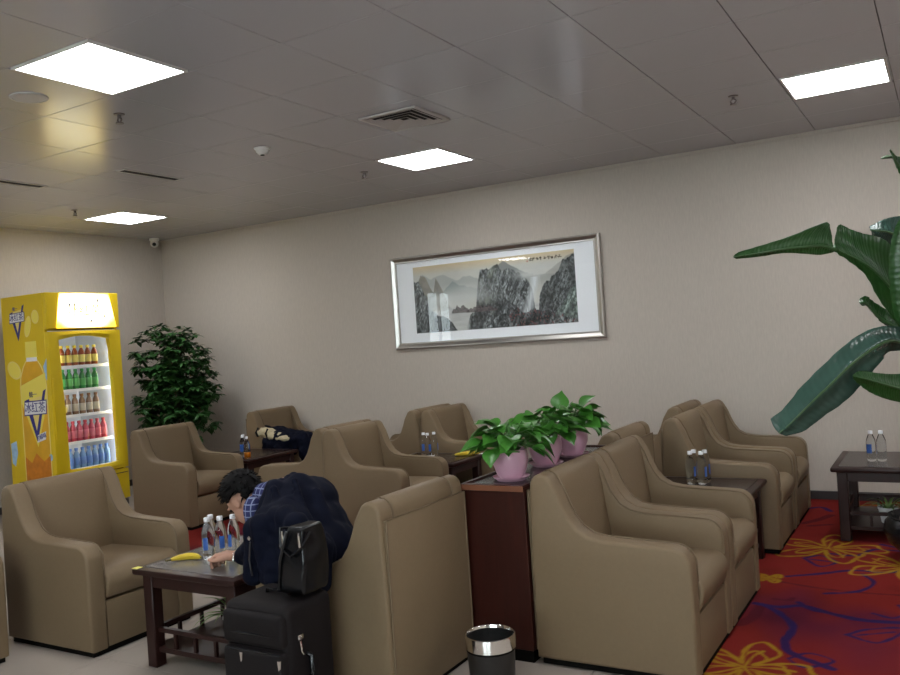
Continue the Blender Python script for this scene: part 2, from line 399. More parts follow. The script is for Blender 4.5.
# ceiling lights
lab = {(0, 0): 'square white ceiling light panel above the chairs nearest the tall leafy plant', (-5, 0): 'square white ceiling light panel just beyond the square air vent',
       (-11, 0): 'square white ceiling light panel in the corner near the wall camera', (-5, -5): 'square white ceiling light panel beside the round ceiling speaker'}
pf = MB()
for q in ((-.3, -.285, -.3, .3), (.285, .3, -.3, .3), (-.285, .285, -.3, -.285), (-.285, .285, .285, .3)): pf.box(q[0], q[1], q[2], q[3], -.006, .014)
pf_me = pf.mesh('frame', False); pd_me = MB().box(-.287, .287, -.287, .287, -.003, .006).mesh('diffuser', False)
pe_me = MB().box(-P/2+.002, P/2-.002, -P/2+.002, P/2-.002, .0061, .0115).mesh('backing_plate', False)
for c in LIGHT_CELLS:
    t = thing('ceiling_light', lab.get(c, 'square white ceiling light panel in the part of the room behind the armchairs'), 'ceiling light',
              (GX+(c[0]+.5)*P, GY+(c[1]+.5)*P, ZC), 0, 'square ceiling light panels')
    put('frame', pf_me, 'plastic_white', t); put('diffuser', pd_me, 'panel_light', t); put('backing_plate', pe_me, 'ceiling_tile', t)

# square air diffuser
v = thing('air_vent', 'square louvred air vent in the ceiling next to a light panel', 'vent', (-3.06, 4.78, ZC))
m = MB(); s = .225
for q in ((-s, -s+.03, -s, s), (s-.03, s, -s, s), (-s+.03, s-.03, -s, -s+.03), (-s+.03, s-.03, s-.03, s)): m.box(*q, -.012, 0, .003, 1)
m.build('frame', 'vent_white', v)
MB().box(-s+.03, s-.03, -s+.03, s-.03, -.003, 0).build('backing', 'vent_dark', v, False)
for k in range(4):
    a, b = .19-k*.045, .165-k*.045
    for side in range(4):
        mm = MB(); mm.faces([(-a, -a, -.012), (a, -a, -.012), (b, -b, -.003), (-b, -b, -.003), (-a+.002, -a+.004, -.0125), (a-.002, -a+.004, -.0125), (b, -b+.004, -.0032), (-b, -b+.004, -.0032)],
                 [(0, 1, 2, 3), (7, 6, 5, 4), (0, 4, 5, 1), (1, 5, 6, 2), (2, 6, 7, 3), (3, 7, 4, 0)])
        o = mm.build('louvre', 'vent_white', v, False); o.rotation_euler = (0, 0, side*PI/2)
# slot vents
for (x, y0, y1, lb) in ((-5.53, 4.45, 5.04, 'long dark slot vent in the ceiling between two light panels'), (-6.45, 3.83, 4.41, 'long dark slot vent in the ceiling above the yellow fridge side')):
    v = thing('slot_vent', lb, 'vent', (x, (y0+y1)/2, ZC)); L = (y1-y0)/2
    m = MB(); m.box(-.05, -.038, -L, L, -.006, 0); m.box(.038, .05, -L, L, -.006, 0); m.box(-.038, .038, -L, -L+.012, -.006, 0); m.box(-.038, .038, L-.012, L, -.006, 0)
    m.build('frame', 'vent_white', v, False)
    MB().box(-.038, .038, -L+.012, L-.012, -.002, 0).build('slot', 'vent_dark', v, False)
# speaker
v = thing('ceiling_speaker', 'round flat speaker grille in the ceiling beside a light panel', 'speaker', (-4.318, 2.90, ZC))
MB().lathe([(0, 0), (.10, 0), (.10, -.006), (.086, -.009), (.084, -.005), (0, -.005)][::-1], 28).build('rim', 'vent_white', v)
MB().lathe([(0, -.0055), (.083, -.0055), (.083, -.0075), (0, -.009)][::-1], 28).build('grille', 'vent_white', v)
# sprinklers
for (x, y, lb) in ((-4.256, 3.445, 'small metal fire sprinkler hanging near the round speaker'), (-7.284, 5.30, 'small metal fire sprinkler near the corner light panel'),
                   (-4.30, 6.006, 'small metal fire sprinkler near the light panel beyond the square vent'), (-1.155, 5.889, 'small metal fire sprinkler near the light panel by the tall leafy plant')):
    v = thing('fire_sprinkler', lb, 'sprinkler', (x, y, ZC), 0, 'ceiling fire sprinklers')
    MB().lathe([(0, -.008), (.03, -.006), (.034, 0), (0, 0)], 16).build('escutcheon', 'sprinkler_metal', v)
    MB().tube([(0, 0, -.004), (0, 0, -.025)], .011).build('body', 'sprinkler_metal', v)
    MB().tube([(.006, 0, -.02), (.018, 0, -.035), (.004, 0, -.055)], .0055, 6).tube([(-.006, 0, -.02), (-.018, 0, -.035), (-.004, 0, -.055)], .0055, 6).build('yoke', 'sprinkler_metal', v)
    MB().lathe([(0, -.06), (.024, -.060), (.024, -.054), (0, -.054)], 12).build('deflector', 'sprinkler_metal', v)
# smoke detector
v = thing('smoke_detector', 'round white smoke detector on the ceiling near the square vent', 'smoke detector', (-4.282, 4.714, ZC))
MB().lathe([(0, -.012), (.055, -.012), (.06, -.004), (.06, 0), (0, 0)], 24).build('base', 'plastic_white', v)
MB().lathe([(0, -.05), (.022, -.05), (.034, -.042), (.045, -.028), (.048, -.012), (0, -.012)], 24).build('chamber', 'plastic_white', v)
MB().lathe([(0, -.056), (.014, -.055), (.016, -.05), (0, -.05)], 16).build('sensor_tip', 'vent_dark', v)
# dome camera
v = thing('security_camera', 'small white security camera with dark lens up in the room corner', 'security camera', (-8.52, 7.30, ZC))
MB().lathe([(0, -.03), (.055, -.03), (.06, -.02), (.06, 0), (0, 0)], 24).build('base', 'plastic_white', v)
MB().ball((0, 0, -.065), (.052, .052, .05)).build('housing', 'plastic_white', v)
MB().ball((.034, -.034, -.078), (.024, .024, .024)).build('lens', 'dome_dark', v)

# ------------------------------------------------------------------ carpet with woven flowers and branches
def carpet():
    xs = list(np.arange(CARPET_X, -1.30, 0.12)) + list(np.arange(-1.30, 1.3, 0.009)) + list(np.arange(1.3, XR-.02, 0.12)) + [XR]
    ys = list(np.arange(CARPET_Y, YB-.02, 0.009)) + [YB-.015]
    X, Y = np.meshgrid(np.array(xs), np.array(ys)); nx, ny = len(xs), len(ys)
    lines = []     # (points, width, kind)
    def c2w(pts): return [tuple(at_floor(660+x/3.75, 500+y/3.75))[:2] for x, y in pts]
    def smooth(pts, n=10):
        pts = [np.array(p) for p in pts]; out = []
        q = [2*pts[0]-pts[1]] + pts + [2*pts[-1]-pts[-2]]
        for i in range(1, len(q)-2):
            for t in np.linspace(0, 1, n, endpoint=False):
                out.append(.5*((2*q[i]) + (q[i+1]-q[i-1])*t + (2*q[i-1]-5*q[i]+4*q[i+1]-q[i+2])*t*t + (3*q[i]-q[i-1]-3*q[i+1]+q[i+2])*t**3))
        out.append(pts[-1]); return out
    B, Yl, Dr = 1, 2, 3
    for pts, w, k in (([(480, 290), (600, 280), (720, 268), (840, 275), (920, 268)], .016, B), ([(620, 355), (720, 350), (780, 335), (800, 310), (760, 283)], .014, B),
                      ([(450, 310), (600, 335), (760, 352), (920, 362)], .010, Dr), ([(360, 392), (440, 405), (540, 402), (640, 430), (760, 455), (920, 465)], .022, B),
                      ([(520, 388), (560, 412), (660, 436)], .016, B), ([(800, 430), (870, 447), (920, 436)], .012, B),
                      ([(395, 400), (450, 430), (500, 480), (470, 530), (480, 570), (540, 600), (650, 640)], .020, B), ([(480, 600), (560, 580), (650, 610), (540, 632), (480, 600)], .010, B),
                      ([(700, 510), (780, 490), (920, 488), (820, 540), (700, 510)], .010, B), ([(740, 512), (880, 500)], .007, B), ([(540, 222), (600, 252), (660, 236), (600, 212), (540, 222)], .011, B),
                      ([(560, 225), (640, 235)], .008, B), ([(640, 205), (740, 212), (800, 190), (900, 195)], .014, B), ([(830, 170), (900, 185)], .014, B), ([(430, 375), (480, 380), (500, 372)], .016, Dr),
                      ([(300, 470), (350, 440), (380, 400)], .03, Dr), ([(540, 90), (600, 75), (640, 60)], .03, Dr), ([(520, 40), (600, 30), (640, 45)], .02, B), ([(560, 100), (640, 95)], .02, Dr)):
        lines.append((smooth(c2w(pts)), w, k))
    def flower(c, r, seed, npet=5):
        rr = random.Random(seed); a0 = rr.uniform(0, 6)
        for k in range(npet):
            a = a0 + k*2*PI/npet
            for sc in (1.0, .62):
                pts = []
                for t in np.linspace(-1, 1, 9):
                    rad = r*sc*(0.22+.78*(1-abs(t)**2.6)) * (1+.10*math.sin(5*t+k)); an = a + t*PI/npet*.86
                    pts.append((c[0]+rad*math.cos(an), c[1]+rad*math.sin(an)))
                lines.append((smooth(pts, 5), .010 if sc == 1 else .007, Yl))
            lines.append((smooth([(c[0], c[1]), (c[0]+.45*r*math.cos(a+.1), c[1]+.45*r*math.sin(a+.1)), (c[0]+.7*r*math.cos(a), c[1]+.7*r*math.sin(a))], 5), .008, Yl))
    f1 = at_floor(828, 549); flower(f1, .34, 3)
    f2 = at_floor(905, 568); flower(f2, .33, 5)
    f3 = at_floor(744, 668); flower(f3, .30, 8)
    f4 = at_floor(768, 579); flower(f4, .09, 1, 4)
    rr = random.Random(5)
    for (x, y, r) in ((.75, 4.2, .33), (.95, 6.1, .34), (-.4, 7.2, .3)):
        flower((x, y), r, int(x*100))
    for k in range(14):
        x, y, a = rr.uniform(.1, 1.2), rr.uniform(3.7, 7.3), rr.uniform(0, 6); pts = [(x, y)]
        for q in range(5):
            a += rr.uniform(-.5, .5); x += .16*math.cos(a); y += .16*math.sin(a); pts.append((x, y))
        lines.append((smooth(pts), rr.choice((.012, .016, .02)), rr.choice((B, B, Dr))))
    base = np.empty((ny, nx, 3)); base[:] = (0.165, 0.014, 0.011)
    # soft darker and purple passages woven into the ground
    def vn(X, Y, f, sd):
        r = np.random.RandomState(sd); g = r.rand(64, 64); u, v = (X*f) % 63, (Y*f) % 63; i, j = u.astype(int), v.astype(int); a, b = u-i, v-j
        a = a*a*(3-2*a); b = b*b*(3-2*b)
        return (g[i, j]*(1-a)+g[i+1, j]*a)*(1-b) + (g[i, j+1]*(1-a)+g[i+1, j+1]*a)*b
    n1 = .6*vn(X+9, Y, 2.1, 1)+.4*vn(X+9, Y, 6.0, 2); n2 = vn(X+9, Y, 1.3, 4)*.7+.3*vn(X+9, Y, 5, 9)
    k = np.clip((n1-.52)*3, 0, 1)[..., None]; base = base*(1-k*.35)
    k = np.clip((n2-.62)*5, 0, 1)[..., None]; base = base*(1-k*.55)+np.array((.035, .006, .03))*k*.55
    cols = {B: np.array((.014, .009, .062)), Yl: np.array((.29, .165, .010)), Dr: np.array((.055, .006, .012))}
    wob = (vn(X+9, Y, 22, 6)-.5)*.010
    for kk in (Dr, B, Yl):
        D = np.full(X.shape, 9.0)
        for pts, w, k in lines:
            if k != kk: continue
            pa = np.array(pts); lo, hi = pa.min(0)-.06, pa.max(0)+.06
            i0, i1 = np.searchsorted(xs, [lo[0], hi[0]]); j0, j1 = np.searchsorted(ys, [lo[1], hi[1]])
            if i1 <= i0 or j1 <= j0: continue
            sx, sy = X[j0:j1, i0:i1], Y[j0:j1, i0:i1]; dm = D[j0:j1, i0:i1]
            for p, q in zip(pa[:-1], pa[1:]):
                d = q-p; L = max(d@d, 1e-9); t = np.clip(((sx-p[0])*d[0]+(sy-p[1])*d[1])/L, 0, 1)
                np.minimum(dm, np.hypot(sx-p[0]-t*d[0], sy-p[1]-t*d[1])-w, out=dm)
        al = np.clip(.5-(D+wob)/.010, 0, 1)[..., None]*(.92 if kk != Dr else .7)
        base = base*(1-al)+cols[kk]*al
    V = np.stack([X, Y, np.zeros_like(X)+.006], -1).reshape(-1, 3)
    idx = np.arange(nx*ny).reshape(ny, nx)
    Fq = np.stack([idx[:-1, :-1], idx[:-1, 1:], idx[1:, 1:], idx[1:, :-1]], -1).reshape(-1, 4)
    keep = ~((X[:-1, :-1].ravel() < CARPET_STEP[0]) & (Y[:-1, :-1].ravel() < CARPET_STEP[1])); Fq = Fq[keep]
    me = bpy.data.meshes.new('carpet')
    me.vertices.add(len(V)); me.vertices.foreach_set('co', V.ravel())
    me.loops.add(Fq.size); me.loops.foreach_set('vertex_index', Fq.ravel())
    me.polygons.add(len(Fq)); me.polygons.foreach_set('loop_start', np.arange(0, Fq.size, 4)); me.polygons.foreach_set('loop_total', np.full(len(Fq), 4))
    me.update()
    ca = me.color_attributes.new('Col', 'FLOAT_COLOR', 'POINT')
    ca.data.foreach_set('color', np.concatenate([base.reshape(-1, 3), np.ones((len(V), 1))], 1).ravel())
    return me
vcol_mat('carpet_pile', 0.95, 0.1, bump=0.6, bscale=500)
carpet_o = put('carpet', carpet(), 'carpet_pile'); carpet_o['kind'] = 'structure'
tag(carpet_o, 'red carpet woven with yellow flower outlines and dark blue branches', 'carpet')
MB().box(CARPET_STEP[0]+.06, XR, CARPET_Y, YB-.015, -.012, .004).box(CARPET_X, CARPET_STEP[0]+.06, CARPET_STEP[1], YB-.015, -.012, .004).build('carpet_backing', 'plinth_black', carpet_o, False)

# ------------------------------------------------------------------ armchairs
AW, AD, AH, BH = 0.69, 0.74, 0.58, 0.88
def make_chair():
    t = thing('armchair', 'x', 'armchair')
    hx, hy, th = AD/2, AW/2, .105
    prof = [(-hx, .028), (-hx+.002, .50), (-hx+.012, .80)] + arc(-hx+.07, .825, .055, 170, 20, 7) \
        + [(-hx+.150, .795), (-hx+.172, .735), (-hx+.198, .680), (-hx+.235, .632), (-hx+.285, .603), (-hx+.35, .591), (-hx+.45, .586)] \
        + [(hx-.12, .580)] + arc(hx-.085, .495, .083, 85, 5, 6) + [(hx, .42), (hx-.004, .028)]
    ms = MB().prism(prof, -hy, -hy+th, 'Y', .016, 3).mesh('arm', True, 50)
    put('arm', ms, 'upholstery', t)
    ms2 = MB().prism(prof, hy-th, hy, 'Y', .016, 3).mesh('arm', True, 50)
    put('arm', ms2, 'upholstery', t)
    # piping along the outer rim of each arm
    for sgn, par in ((-1, 0), (1, 1)):
        pts = [(x, sgn*(hy-th+.006), z) for x, z in prof[2:-1]]
        MB().tube(pts, .0045, 6).build('piping', 'upholstery_piping', t)
    bp = [(-hx+.018, .10), (-hx+.004, .5), (-hx+.012, .80)] + arc(-hx+.072, .826, .058, 172, 10, 7) + [(-hx+.140, .78), (-hx+.165, .60), (-hx+.19, .40), (-hx+.19, .10)]
    MB().prism(bp, -hy+th-.002, hy-th+.002, 'Y', .006, 2).build('backrest', 'upholstery', t, ang=50)
    rp = MB().box(-hx-.006, -hx+.016, -hy+.02, hy-.02, .032, .80, .006, 2); rp.build('rear_panel', 'upholstery', t)
    e = [(-hx-.004, -hy+.02, .06), (-hx-.004, -hy+.02, .80), (-hx-.004, hy-.02, .80), (-hx-.004, hy-.02, .06)]
    MB().tube(e, .005, 6).build('rear_piping', 'upholstery_piping', t)
    sp = [(-hx+.16, .27), (-hx+.16, .425), (hx-.14, .435)] + arc(hx-.055, .365, .072, 82, -20, 7) + [(hx, .30), (hx-.01, .285), (hx-.04, .275)]
    MB().prism(sp, -hy+th+.002, hy-th-.002, 'Y', .012, 3).build('seat_cushion', 'upholstery', t, ang=50)
    MB().box(hx-.06, hx-.010, -hy+th, hy-th, .03, .27, .006, 2).build('front_panel', 'upholstery', t)
    MB().box(-hx+.02, hx-.02, -hy+.02, hy-.02, 0, .035).build('plinth', 'plinth_black', t, False)
    return t
CH = make_chair(); first = [True]
def chair(x, y, face, label, group=None):
    if first[0]: o = CH; first[0] = False
    else: o = copy_tree(CH)
    o.location = (x, y, 0.0 if y < CARPET_Y else .006); o.rotation_euler = (0, 0, 0 if face > 0 else PI)
    o['label'] = label
    o['group'] = 'beige upholstered armchairs'
    return o
chair(-4.70, 2.25, 1, 'beige armchair set back beside the chair that faces the bent-over man')
chair(-4.27, 3.115, 1, 'beige armchair facing the bent-over man across the low granite table')
chair(-6.15, 5.49, 1, 'beige armchair standing just in front of the bushy corner plant and fridge')
chair(-6.22, 7.05, 1, 'beige armchair with a dark coat and cream lining thrown over its arm')
chair(-3.90, 5.49, 1, 'beige armchair beside the table with three bottles and bananas, back to another chair')
chair(-4.665, 5.57, -1, 'beige armchair backing onto the chair beside the banana table, just behind the man')
chair(-3.89, 6.91, 1, 'beige armchair by the back wall, beyond the table with bananas')
chair(-4.655, 6.91, -1, 'beige armchair by the back wall, facing away from the banana table')
chair(-2.415, 3.165, -1, 'beige armchair the man sits in, its flat rear panel turned to the waste bin')
chair(-1.355, 3.87, 1, 'beige armchair beside the waste bin, backing onto the console with pink pots')
chair(-1.355, 4.565, 1, 'beige armchair between its twin by the waste bin and the table with four bottles')
chair(-1.375, 6.045, 1, 'beige armchair just beyond the table with four bottles on the red carpet side')
chair(-1.375, 6.76, 1, 'beige armchair closest to the back wall on the red carpet side')
chair(-2.14, 5.27, -1, 'beige armchair behind the console end, its back to the table with four bottles')
chair(-2.17, 6.80, -1, 'beige armchair by the wall, back to back with the last carpet-side chair')

# ------------------------------------------------------------------ tables
def make_table(lx, ly, topmat, H=.50):
    t = thing('side_table', 'x', 'table')
    hx, hy, lg = lx/2, ly/2, .065
    MB().box(-hx, hx, -hy, hy, H-.035, H-.004, .010, 2).build('table_top', 'dark_wood', t)
    MB().box(-hx+.045, hx-.045, -hy+.045, hy-.045, H-.006, H, .002, 1).build('top_inlay', topmat, t)
    ix, iy = hx-.035, hy-.035
    leg_me = MB().box(-lg/2, lg/2, -lg/2, lg/2, 0, H-.035, .005, 1).mesh('leg')
    for sx in (-1, 1):
        for sy in (-1, 1):
            o = put('leg', leg_me, 'dark_wood', t); o.location = (sx*(ix-lg/2), sy*(iy-lg/2), 0)
    a = MB()
    for sy in (-1, 1): a.box(-ix+lg, ix-lg, sy*(iy-.02)-.012, sy*(iy-.02)+.012, H-.10, H-.035)
    for sx in (-1, 1): a.box(sx*(ix-.02)-.012, sx*(ix-.02)+.012, -iy+lg, iy-lg, H-.10, H-.035)
    a.build('apron', 'dark_wood', t, False)
    MB().box(-ix+.02, ix-.02, -iy+.02, iy-.02, .085, .10).build('shelf', 'dark_wood', t, False)
    bal = MB().box(-.008, .008, -.008, .008, 0, .075).mesh('baluster', False)
    for ax in (0, 1):
        for s in (-1, 1):
            L = (ix if ax == 0 else iy)-lg; off = s*((iy if ax == 0 else ix)-lg/2)
            for z in (.075, .175):
                m = MB()
                if ax == 0: m.box(-L, L, off-.011, off+.011, z, z+.022)
                else: m.box(off-.011, off+.011, -L, L, z, z+.022)
                m.build('rail', 'dark_wood', t, False)
            for k in range(3):
                o = put('baluster', bal, 'dark_wood', t); q = (-.5+k*.5)*L*1.1
                o.location = (q, off, .098) if ax == 0 else (off, q, .098)
    return t
T1 = make_table(.70, .74, 'granite'); T1.location = (-3.22, 3.15, 0)
tag(T1, 'low dark wooden table with grey granite top, four bottles and a banana', 'table')
MB().box(-.348, -.31, -.368, -.33, .4965, .4985).build('sticker', 'sticker', T1, False)['label'] = 'small yellow sticker'
T2 = make_table(.70, .74, 'table_top'); T2.location = (-6.15, 6.265, .006)
tag(T2, 'dark wooden side table between the corner chairs, holding an orange drink', 'table')
T3 = make_table(.74, .58, 'table_top'); T3.location = (-3.93, 6.235, .006)
tag(T3, 'dark wooden side table holding three water bottles and bananas', 'table')
T4 = make_table(.68, .72, 'table_top'); T4.location = (-1.40, 5.305, .006)
tag(T4, 'dark glossy side table between carpet-side armchairs with four water bottles', 'table')
T5 = make_table(.76, .76, 'table_top'); T5.location = (-.36, 6.50, .006)
tag(T5, 'dark wooden low table by the back wall, with two bottles and a potted plant below', 'table')
ZT = .506

# ------------------------------------------------------------------ console cabinet
c = thing('console_cabinet', 'tall reddish-brown wooden console topped with three pink flowerpots', 'cabinet', (-1.910, 4.19, 0.0))
hx, hy, H = .170, .665, .83
MB().box(-hx, hx, -hy, -hy+.02, .06, H-.03, .002, 1).build('end_panel', 'console_wood', c)
MB().box(-hx, hx, hy-.02, hy, .06, H-.03, .002, 1).build('end_panel', 'console_wood', c)
MB().box(-hx, -hx+.018, -hy+.02, hy-.02, .06, H-.03).build('side_panel', 'console_wood', c, False)
MB().box(hx-.018, hx, -hy+.02, hy-.02, .06, H-.03).build('side_panel', 'console_wood', c, False)
MB().box(-hx, hx, -hy-.004, hy, H-.03, H-.012, .002, 1).build('top_board', 'console_wood', c)
MB().box(-hx+.02, hx-.02, -hy+.02, hy-.02, H-.012, H-.008).build('glass_inlay', 'table_top', c, False)
MB().box(-hx, hx, -hy-.0065, -hy-.0042, H-.028, H-.002).build('edge_strip', 'edge_wood', c, False)
lip = MB()
for q in ((-hx, -hx+.022, -hy-.004, hy), (hx-.022, hx, -hy-.004, hy), (-hx+.022, hx-.022, -hy-.004, -hy+.018), (-hx+.022, hx-.022, hy-.022, hy)): lip.box(*q, H-.012, H, .002, 1)
lip.build('lip', 'console_wood', c)
MB().box(-hx+.01, hx-.01, -hy+.015, hy-.01, 0, .06).build('plinth', 'plinth_black', c, False)

# ------------------------------------------------------------------ potted pothos
def leaf_mesh(L, W, droop, fold=.25, heart=True, nu=8):
    V, F = [], []
    for i in range(nu+1):
        t = i/nu
        w = W*(math.sin(PI*min(1, t*1.05+.12))**.8 if heart else math.sin(PI*t)**.7)*(1-t**3) if 0 < i < nu else (W*.18 if i == 0 else 0.0005)
        x = L*t; z = -droop*t*t
        for k in (-1, -.5, 0, .5, 1): V.append((x, k*w, z+abs(k)*w*fold))
    for i in range(nu):
        for k in range(4): a = i*5+k; F.append((a, a+1, a+6, a+5))
    me = bpy.data.meshes.new('leaf'); me.from_pydata(V, [], F); me.shade_smooth(); return me
def orient(o, base, direction, roll=0):
    d = Vector(direction).normalized(); q = d.to_track_quat('X', 'Z')
    o.matrix_basis = Matrix.Translation(base) @ (q.to_matrix() @ Matrix.Rotation(roll, 3, 'X')).to_4x4()
pothos_me = [leaf_mesh(.115, .050, .035), leaf_mesh(.10, .044, .02), leaf_mesh(.13, .056, .055)]
def pothos(x, y, seed, label, nl=42, spread=1.0):
    rr = random.Random(seed)
    t = thing('potted_pothos', label, 'potted plant', (x, y, H-.008))
    MB().lathe([(0, .012), (.055, .012), (.072, .035), (.088, .085), (.090, .120), (.084, .145), (.086, .152), (.080, .152), (.078, .125), (0, .122)], 28).build('pot', 'pot_pink', t)
    MB().lathe([(0, 0), (.070, 0), (.088, .018), (.092, .020), (.086, .012), (0, .012)], 28).build('saucer', 'pot_pink', t)
    MB().lathe([(0, .130), (.079, .126)], 20).build('soil', 'soil', t)
    st = MB()
    for k in range(nl):
        an = rr.uniform(0, 2*PI); el = rr.uniform(.05, 1.35)
        rad = (.06+.15*math.cos(el)*rr.uniform(.6, 1.0))*spread; hz = .15+.15*math.sin(el)*rr.uniform(.5, 1.0)
        b = Vector((rad*.72*math.cos(an), rad*.72*math.sin(an), hz))
        st.tube([(0.02*math.cos(an), .02*math.sin(an), .125), (b.x*.55, b.y*.55, (hz+.13)/2+.03), tuple(b)], .0025, 5)
        o = put('leaf', rr.choice(pothos_me), 'leaf_pothos', t)
        orient(o, b, (math.cos(an+rr.uniform(-.5, .5)), math.sin(an+rr.uniform(-.5, .5)), rr.uniform(-.75, .35)+.35*math.sin(el)), rr.uniform(-.6, .6))
        s = rr.uniform(.75, 1.15); o.scale = (s, s, s)
    st.build('stems', 'stem_green', t)
    return t
pothos(-1.895, 3.715, 11, 'pink pot of green pothos nearest the console end by the waste bin', 72)
pothos(-1.895, 4.136, 12, 'middle pink pot of green pothos on the console', 70)
p3 = pothos(-1.880, 4.47, 13, 'pink pot of green pothos with a tall curled leaf at the far console end', 64, 1.08)
for q in ((-.05, -.04, .27, (.1, .2, .9)), (.05, .02, .27, (.5, -.1, .6))):
    MB().tube([(0, 0, .125), (q[0]*.5, q[1]*.5, .25), q[:3]], .0028, 5).build('stem', 'stem_green', p3)
    o = put('leaf', pothos_me[2], 'leaf_pothos', p3); orient(o, Vector(q[:3]), q[3], .8)

# ------------------------------------------------------------------ bottles, bananas, tabletop things
wb_body = MB().lathe([(0, .004), (.020, 0), (.029, .006), (.0305, .02), (.0295, .05), (.0305, .08), (.0305, .125), (.027, .150), (.017, .178), (.0125, .188), (.0125, .198), (0, .199)], 20).mesh('body', True, 60)
wb_cap = MB().lathe([(0, .1885), (.0148, .1885), (.0150, .206), (.0135, .209), (0, .209)], 18).mesh('cap')
wb_lab = MB().lathe([(.0307, .070), (.0312, .071), (.0312, .120), (.0307, .121)], 20).mesh('label')
# the label is a strip that covers only part of the way round
lb_ = MB(); segs = 9
vv = []
for z in (.050, .112):
    for k in range(segs): a = -.42+.84*k/(segs-1); vv.append((.0316*math.cos(a), .0316*math.sin(a), z))
lb_.faces(vv, [(k, k+1, segs+k+1, segs+k) for k in range(segs-1)]); wb_lab = lb_.mesh('label')
def water_bottle(x, y, z, rz, label, group):
    t = thing('water_bottle', label, 'bottle', (x, y, z), rz, group)
    put('body', wb_body, 'water_pet', t); put('cap', wb_cap, 'cap_white', t); put('label', wb_lab, 'label_blue', t)
for k, (x, y) in enumerate(((-3.30, 3.04), (-3.258, 3.088), (-3.215, 3.136), (-3.337, 3.100))):
    water_bottle(x, y, .50, (-1.2, -.6, -1.6, -.3)[k], 'clear water bottle with white cap standing by the banana and the man\'s hand', 'water bottles on the granite table')
for k, (x, y) in enumerate(((-4.06, 6.30), (-4.00, 6.27), (-3.975, 6.34))):
    water_bottle(x, y, ZT, -1.2+k*.8, 'clear water bottle on the table beside the ripe bananas', 'water bottles on the banana table')
for k, (x, y) in enumerate(((-1.47, 5.395), (-1.40, 5.395), (-1.462, 5.458), (-1.392, 5.458))):
    water_bottle(x, y, ZT, (-.2, -.3, .5, 1)[k], 'clear water bottle in the cluster of four on the side table between carpet-side chairs', 'water bottles on the carpet-side table')
for k, (x, y) in enumerate(((-.505, 6.40), (-.442, 6.405))):
    water_bottle(x, y, ZT, 2.0+k, 'clear water bottle on the low table by the back wall', 'water bottles on the wall table')
for k, (x, y) in enumerate(((-6.03, 6.08), (-6.10, 6.16))):
    water_bottle(x, y, ZT, -1.2+k*.5, 'clear water bottle next to the orange drink on the corner table', 'water bottles on the corner table')
o = thing('juice_bottle', 'small bottle half full of orange juice on the corner side table', 'bottle', (-5.965, 6.07, ZT))
MB().lathe([(0, 0), (.026, 0), (.030, .01), (.030, .045), (0, .046)], 18).build('juice', 'orange_juice', o)
MB().lathe([(.0303, .001), (.0312, .01), (.0312, .12), (.018, .16), (.013, .17), (.013, .18), (0, .181)], 18).build('body', 'water_pet', o)
MB().lathe([(0, .1815), (.0148, .1815), (.015, .20), (0, .202)], 18).build('cap', 'cap_white', o)
def banana(loc, rz, label, L=.15, bend=.05, group=None, tilt=0.0):
    t = thing('banana', label, 'banana', loc, rz, group)
    pts = [(L*(k/8-.5), bend*(1-((k/8-.5)*2)**2)-bend*.5, .0175+tilt*(1-((k/8-.5)*2)**2)) for k in range(9)]
    MB().tube(pts, [.007, .012, .0155, .017, .0175, .017, .0155, .012, .006], 7).build('peel', 'banana_skin', t)
    e = Vector(pts[0]); d = (Vector(pts[0])-Vector(pts[1])).normalized()
    MB().tube([e, e+d*.015, e+d*.03+Vector((0, 0, .003))], [.0055, .004, .005], 6).build('stalk', 'banana_stem', t)
    e = Vector(pts[-1]); d = (Vector(pts[-1])-Vector(pts[-2])).normalized()
    MB().tube([e, e+d*.006], [.0045, .003], 6).build('tip', 'banana_stem', t)
    return t
banana((-3.385, 2.975, .499), .55, 'single ripe banana lying on the granite table')
banana((-3.68, 6.345, ZT-.001), .3, 'ripe banana with dark tip lying on the table with three bottles', .16, .05, None)
banana((-3.65, 6.415, ZT-.001), .40, 'ripe banana lying behind another banana, near the back-wall chair', .15, .045, None)
pl = MB(); 
pl.box(-.035, .035, -.02, .02, 0, .004, .001, 1, Matrix.Translation((-3.60, 6.47, ZT)) @ Matrix.Rotation(.5, 4, 'Z'))
tag(pl.build('paper_scrap', 'paper_white'), 'small white paper scrap beside the bananas', 'paper')
pl = MB(); pl.box(-.04, .04, -.03, .03, 0, .02, .006, 2, Matrix.Translation((-3.94, 6.19, ZT)) @ Matrix.Rotation(.4, 4, 'Z'))
tag(pl.build('tissue_pack', 'paper_white'), 'small white tissue pack at the foot of three bottles', 'tissue pack')
o = thing('cup', 'small white paper cup on the granite table beside the bent-over man', 'cup', (-3.26, 3.30, .50))
MB().lathe([(0, .002), (.026, 0), (.036, .075), (.038, .078), (.035, .078), (.026, .006), (0, .006)], 20).build('body', 'paper_white', o)
o = thing('snack_pouch', 'crumpled green and gold snack wrapper on the granite table by the watch', 'snack', (-3.13, 3.10, .50), .4)
me = MB().box(-.05, .05, -.035, .035, .0, .03, .012, 3).mesh('wrapper')
for v_ in me.vertices:
    n_ = noise.noise(v_.co*40); v_.co.z = max(0, v_.co.z+n_*.008)
put('wrapper', me, 'leaf_spider', o)

